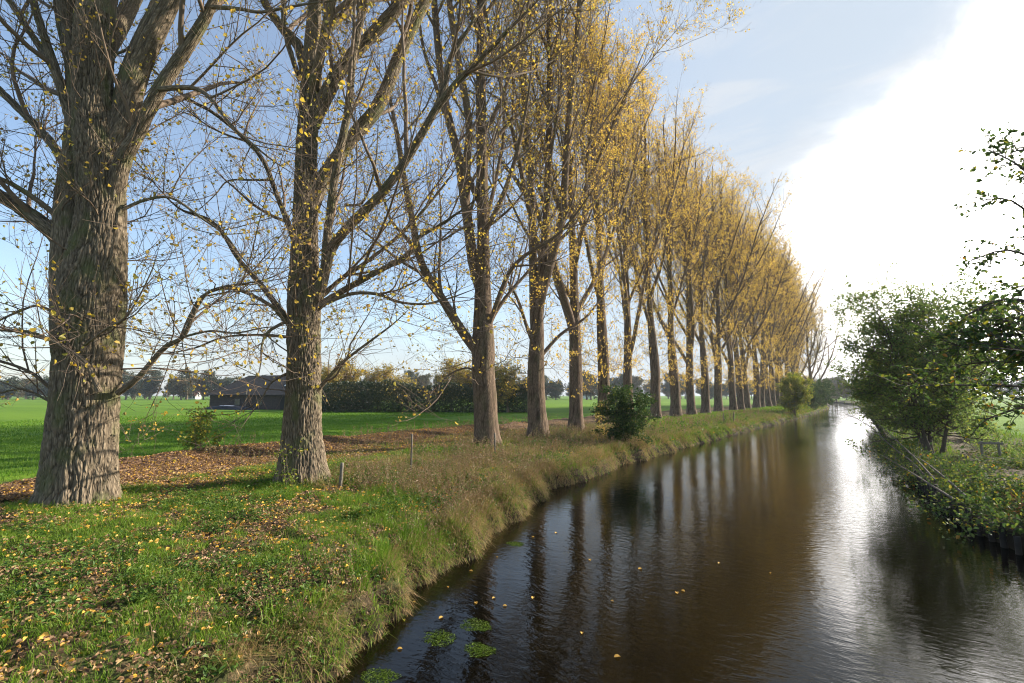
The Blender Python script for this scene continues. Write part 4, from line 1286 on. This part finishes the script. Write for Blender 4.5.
        leaves(M, s, d, rvec(rng, n * nl), ls * rng.uniform(.6, 1.5, n * nl), .5)
    tag(M.build('withered_weeds', WEED, smooth=False), 'withered brown weeds and dry stalks covering the middle of the left bank', 'weeds', kind='stuff')
    # --- green herbs
    M = Mesh()
    for (n, y0, y1, o0, o1, h, nl, ls) in [(2600, -1, 7, .05, 6.5, .15, 12, .05), (1600, 6, 12, .2, 6.5, .2, 11, .06), (1200, 12, 30, .0, 6.5, .3, 12, .085), (600, 28, 75, .0, 4, .4, 10, .16), (260, 4.5, 9.5, 5, 7.5, .25, 12, .06)]:
        x, y, o = sample(rng, n, y0, y1, o0, o1)
        f = fbm2(x, y, .9, 91); kp = rng.random(n) < np.clip((f - .46) * 8, .02, 1); x, y = x[kp], y[kp]; n = len(x)
        b = np.stack([x, y, G(x, y) - .01], -1); H = h * rng.uniform(.5, 1.3, n)
        pi = np.repeat(np.arange(n), nl); m = n * nl; t = rng.random(m)
        s = b[pi] + np.stack([rng.normal(0, .05 * h / .13, m), rng.normal(0, .05 * h / .13, m), t * H[pi]], -1)
        d = rvec(rng, m) * np.array([1, 1, .4]) + np.array([0, 0, .1])
        leaves(M, s, d, rvec(rng, m) * .5 + np.array([0, 0, 1.0]), ls * rng.uniform(.6, 1.4, m), .6)
    tag(M.build('green_herbs', HERB, smooth=False), 'low leafy green nettles and herbs scattered over the bank', 'herbs', kind='stuff')
    # --- fallen leaves
    def flat_leaves(M, x, y, ls, dz=.012, tilt=.45):
        k = len(x)
        a = rng.random(k) * 6.28
        leaves(M, np.stack([x, y, G(x, y) + dz + rng.random(k) * .03], -1), np.stack([np.cos(a), np.sin(a), rng.normal(0, .25, k)], -1), rng.normal(0, tilt, (k, 3)) + np.array([0, 0, 1.0]), ls * rng.uniform(.6, 1.25, k), .8, fold=.5)
    M = Mesh()
    for (n, y0, y1, o0, o1, ls, thr) in [(38000, -2.5, 6, .5, 9.5, .046, .50), (12000, 6, 12, 1, 8, .055, .5), (6000, 12, 30, .5, 8, .07, .5)]:
        x, y, o = sample(rng, n, y0, y1, o0, o1)
        f = fbm2(x, y, 1.5, 61); f2 = fbm2(x, y, 6.0, 62, 2)
        kp = rng.random(n) < np.clip((.58 - (f * .65 + f2 * .4)) * 8, .03, 1); flat_leaves(M, x[kp], y[kp], ls)
    n = 80000; y = -4 + 30 * rng.random(n) ** 1.25; x = row_x(y) - (.5 + (strip_w(y) - .5) * rng.random(n)); flat_leaves(M, x, y, .058)
    for (bx, by, rad) in [(P1.location[0], P1.location[1], .6), (P2.location[0], P2.location[1], .5), (P3.location[0], P3.location[1], .5), (P4.location[0], P4.location[1], .5)]:
        k = 260; a = rng.random(k) * 6.28; r = rad * (.85 + .8 * rng.random(k) ** 2); flat_leaves(M, bx + np.cos(a) * r, by + np.sin(a) * r, .055)
    tag(M.build('leaf_litter', LITTER, smooth=False), 'brown fallen leaves strewn over the bank and the soil strip behind the poplars', 'leaves', kind='stuff')
    M = Mesh()
    for (n, y0, y1, ls) in [(1500, -2.5, 6, .052), (1000, 6, 12, .058), (900, 12, 30, .075), (900, 30, 70, .12)]:
        x, y, o = sample(rng, n, y0, y1, .3, 9); flat_leaves(M, x, y, ls, .05, .5)
    n = 1500; y = rng.uniform(-2, 30, n); x = row_x(y) - (-.5 + (strip_w(y) + .5) * rng.random(n)); flat_leaves(M, x, y, .075, .02)
    tag(M.build('yellow_leaf_litter', BRIGHTLEAF, smooth=False), 'freshly fallen yellow leaves dotted over the grass', 'leaves', kind='stuff')


cover()

# ---------------------------------------------------------------- on the water
fl = [(497, 557), (533, 598), (505, 606), (448, 587), (441, 618), (471, 571), (582, 633), (617, 657), (476, 603), (494, 598), (612, 601), (677, 593), (400, 649), (404, 620), (556, 533), (533, 537), (770, 573),
      (640, 569), (683, 591), (719, 563), (414, 602), (590, 560)]
lm = Mesh(); leaves(lm, np.array([[-.03, 0, 0.]]), np.array([[1., 0, 0]]), np.array([[0, 0, 1.]]), np.array([.065]), .8, .3); lmd = lm.data('floating_leaf', BRIGHTLEAF, smooth=False)
for i, (px, py) in enumerate(fl):
    p = gp(px, py, WATER + .004)
    o = link('floating_leaf', lmd); o.location = p; o.rotation_euler = (0, 0, i * 1.9); s = .8 + .5 * ((i * 37) % 10) / 10; o.scale = (s,) * 3
    tag(o, 'small yellow fallen leaf floating on the dark water', 'leaf', 'yellow leaves floating on the water')


WEEDM = leafmat('water_weed', [(0, (.03, .055, .006)), (.6, (.075, .125, .010)), (1, (.13, .19, .016))], .2, .01, .5)
for i, (px, py, r, lab) in enumerate([(440, 638, .18, 'green patch of water weed nearest the bank edge, left of the larger pair'), (478, 626, .19, 'upper green patch of water weed in the pair off the bank'),
                                      (480, 650, .17, 'lower green patch of water weed in the pair off the bank'), (516, 544, .15, 'small green water weed patch by the bank furthest upstream'),
                                      (380, 677, .17, 'green water weed patch cut by the lower edge of the picture')]):
    rng = RS(600 + i); p = gp(px, py, WATER); n = 2400
    a = rng.random(n) * 2 * PI; rim = .75 + .9 * (fbm2(np.cos(a) * 1.6 + i * 5, np.sin(a) * 1.6, 1.0, 3) - .3)
    q = r * rim * rng.random(n) ** .62
    M = Mesh()
    b = rng.random(n) * 2 * PI
    leaves(M, np.stack([np.cos(a) * q * 1.25, np.sin(a) * q, rng.uniform(-.012, .003, n)], -1), np.stack([np.cos(b), np.sin(b), rng.normal(0, .12, n)], -1), rng.normal(0, .3, (n, 3)) + np.array([0, 0, 1.0]), .022 * rng.uniform(.6, 1.4, n), .45)
    o = M.build('water_weed', WEEDM, smooth=False); o.location = p
    tag(o, lab, 'water plant', 'water weed patches')

# ---------------------------------------------------------------- light
SUN_AZ = math.radians(35.6); SUN_EL = math.radians(26)
to_sun = np.array([math.sin(SUN_AZ) * math.cos(SUN_EL), math.cos(SUN_AZ) * math.cos(SUN_EL), math.sin(SUN_EL)])
sd = bpy.data.lights.new('sun', 'SUN'); so = bpy.data.objects.new('sun', sd); COL.objects.link(so)
from mathutils import Vector
so.rotation_euler = Vector(to_sun).to_track_quat('Z', 'Y').to_euler(); so.location = (40, 40, 60)
sd.energy = 5.0; sd.angle = math.radians(.6); sd.color = (1.0, .90, .76)

w = bpy.data.worlds.new('World'); sc.world = w; w.use_nodes = True
nt = w.node_tree; nt.nodes.clear()
out = nt.nodes.new('ShaderNodeOutputWorld'); bg = nt.nodes.new('ShaderNodeBackground')
sky = nt.nodes.new('ShaderNodeTexSky'); sky.sky_type = 'NISHITA'; sky.sun_disc = False
sky.sun_elevation = SUN_EL; sky.sun_rotation = SUN_AZ; sky.air_density = 1.0; sky.dust_density = .6; sky.ozone_density = 1.5
tc = nt.nodes.new('ShaderNodeTexCoord'); D = tc.outputs['Generated']
STR = .115
EXPO = 1.15
WK = 2 ** EXPO * STR
cdir = norm(ray(1150, 260)[None])[0]
dt = nt.nodes.new('ShaderNodeVectorMath'); dt.operation = 'DOT_PRODUCT'; nt.links.new(D, dt.inputs[0]); dt.inputs[1].default_value = tuple(cdir)
nA = noise(nt, mapping(nt, D, (1, 1, 1.6)), 3.2, 7, .58, .3); nB = noise(nt, mapping(nt, D, (1, 1, 2.2)), 7, 6, .6); nC = noise(nt, mapping(nt, D, (1, 1, 4)), 5.0, 5, .55)
dv = math_(nt, 'ADD', dt.outputs['Value'], math_(nt, 'MULTIPLY', math_(nt, 'SUBTRACT', nA, .5), .11))
white = mrange(nt, dv, .885, .958)
vside = mrange(nt, dt.outputs['Value'], -.45, .25)
veil = math_(nt, 'MULTIPLY', vside, mrange(nt, math_(nt, 'ADD', dt.outputs['Value'], math_(nt, 'MULTIPLY', math_(nt, 'SUBTRACT', nB, .5), .12)), .45, .92, .22, .9))
sx = nt.nodes.new('ShaderNodeSeparateXYZ'); nt.links.new(D, sx.inputs[0])
low = math_(nt, 'MULTIPLY', mrange(nt, math_(nt, 'ADD', sx.outputs[2], math_(nt, 'MULTIPLY', math_(nt, 'SUBTRACT', nC, .5), .25)), .22, .02), .75)
veilc = tuple(v / WK for v in (.66, .745, .83)); whitec = tuple(v / WK for v in (1.15, 1.15, 1.16)); lowc = tuple(v / WK for v in (.68, .72, .77))
low = math_(nt, 'MULTIPLY', low, math_(nt, 'ADD', .35, math_(nt, 'MULTIPLY', vside, .65)))
c = mixc(nt, low, sky.outputs[0], lowc)
c = mixc(nt, veil, c, veilc)
wisp = math_(nt, 'MULTIPLY', mrange(nt, noise(nt, mapping(nt, D, (1.2, 1.2, 5.5)), 2.6, 7, .62, .8), .46, .72), mrange(nt, dt.outputs['Value'], .62, .88, 0, .6))
c = mixc(nt, wisp, c, tuple(v / WK for v in (.86, .875, .90)))
# the cloud's own thicker and thinner parts
thin = mixc(nt, mrange(nt, nB, .35, .6), tuple(v / WK for v in (.86, .87, .89)), whitec)
glow = mrange(nt, dv, .905, .972, 0, 1)
wc = mixc(nt, glow, thin, tuple(v / WK for v in (7.0, 6.7, 6.4)))
c = mixc(nt, white, c, wc)
nt.links.new(c, bg.inputs[0]); bg.inputs[1].default_value = STR
nt.links.new(bg.outputs[0], out.inputs[0])

sc.view_settings.view_transform = 'Standard'
sc.view_settings.look = 'None'
sc.view_settings.exposure = EXPO
sc.view_settings.gamma = 1
sc.view_settings.use_curve_mapping = False
sc.render.engine = 'CYCLES'
sc.cycles.max_bounces = 6
sc.cycles.diffuse_bounces = 3
sc.cycles.transmission_bounces = 4
sc.cycles.use_denoising = True
sc.cycles.filter_width = 1.1

# ---------------------------------------------------------------- the damp air
hm = bpy.data.materials.new('damp_air'); hm.use_nodes = True
hn = hm.node_tree; hn.nodes.clear()
ho = hn.nodes.new('ShaderNodeOutputMaterial'); hv = hn.nodes.new('ShaderNodeVolumePrincipled')
hv.inputs['Color'].default_value = (.80, .88, 1.0, 1); hv.inputs['Density'].default_value = .00024; hv.inputs['Anisotropy'].default_value = .3
hn.links.new(hv.outputs[0], ho.inputs['Volume'])
M = Mesh(); a, b, z0, z1 = -1900, 1900, -4.0, 45.0
ya, yb = -75, 1600
V = [(a, ya, z0), (b, ya, z0), (b, yb, z0), (a, yb, z0), (a, ya, z1), (b, ya, z1), (b, yb, z1), (a, yb, z1)]
M.add(V, [np.array([[3, 2, 1, 0], [4, 5, 6, 7], [0, 1, 5, 4], [1, 2, 6, 5], [2, 3, 7, 6], [3, 0, 4, 7]])])
tag(M.build('haze', hm, smooth=False), 'thin bluish autumn haze over the fields', kind='stuff')
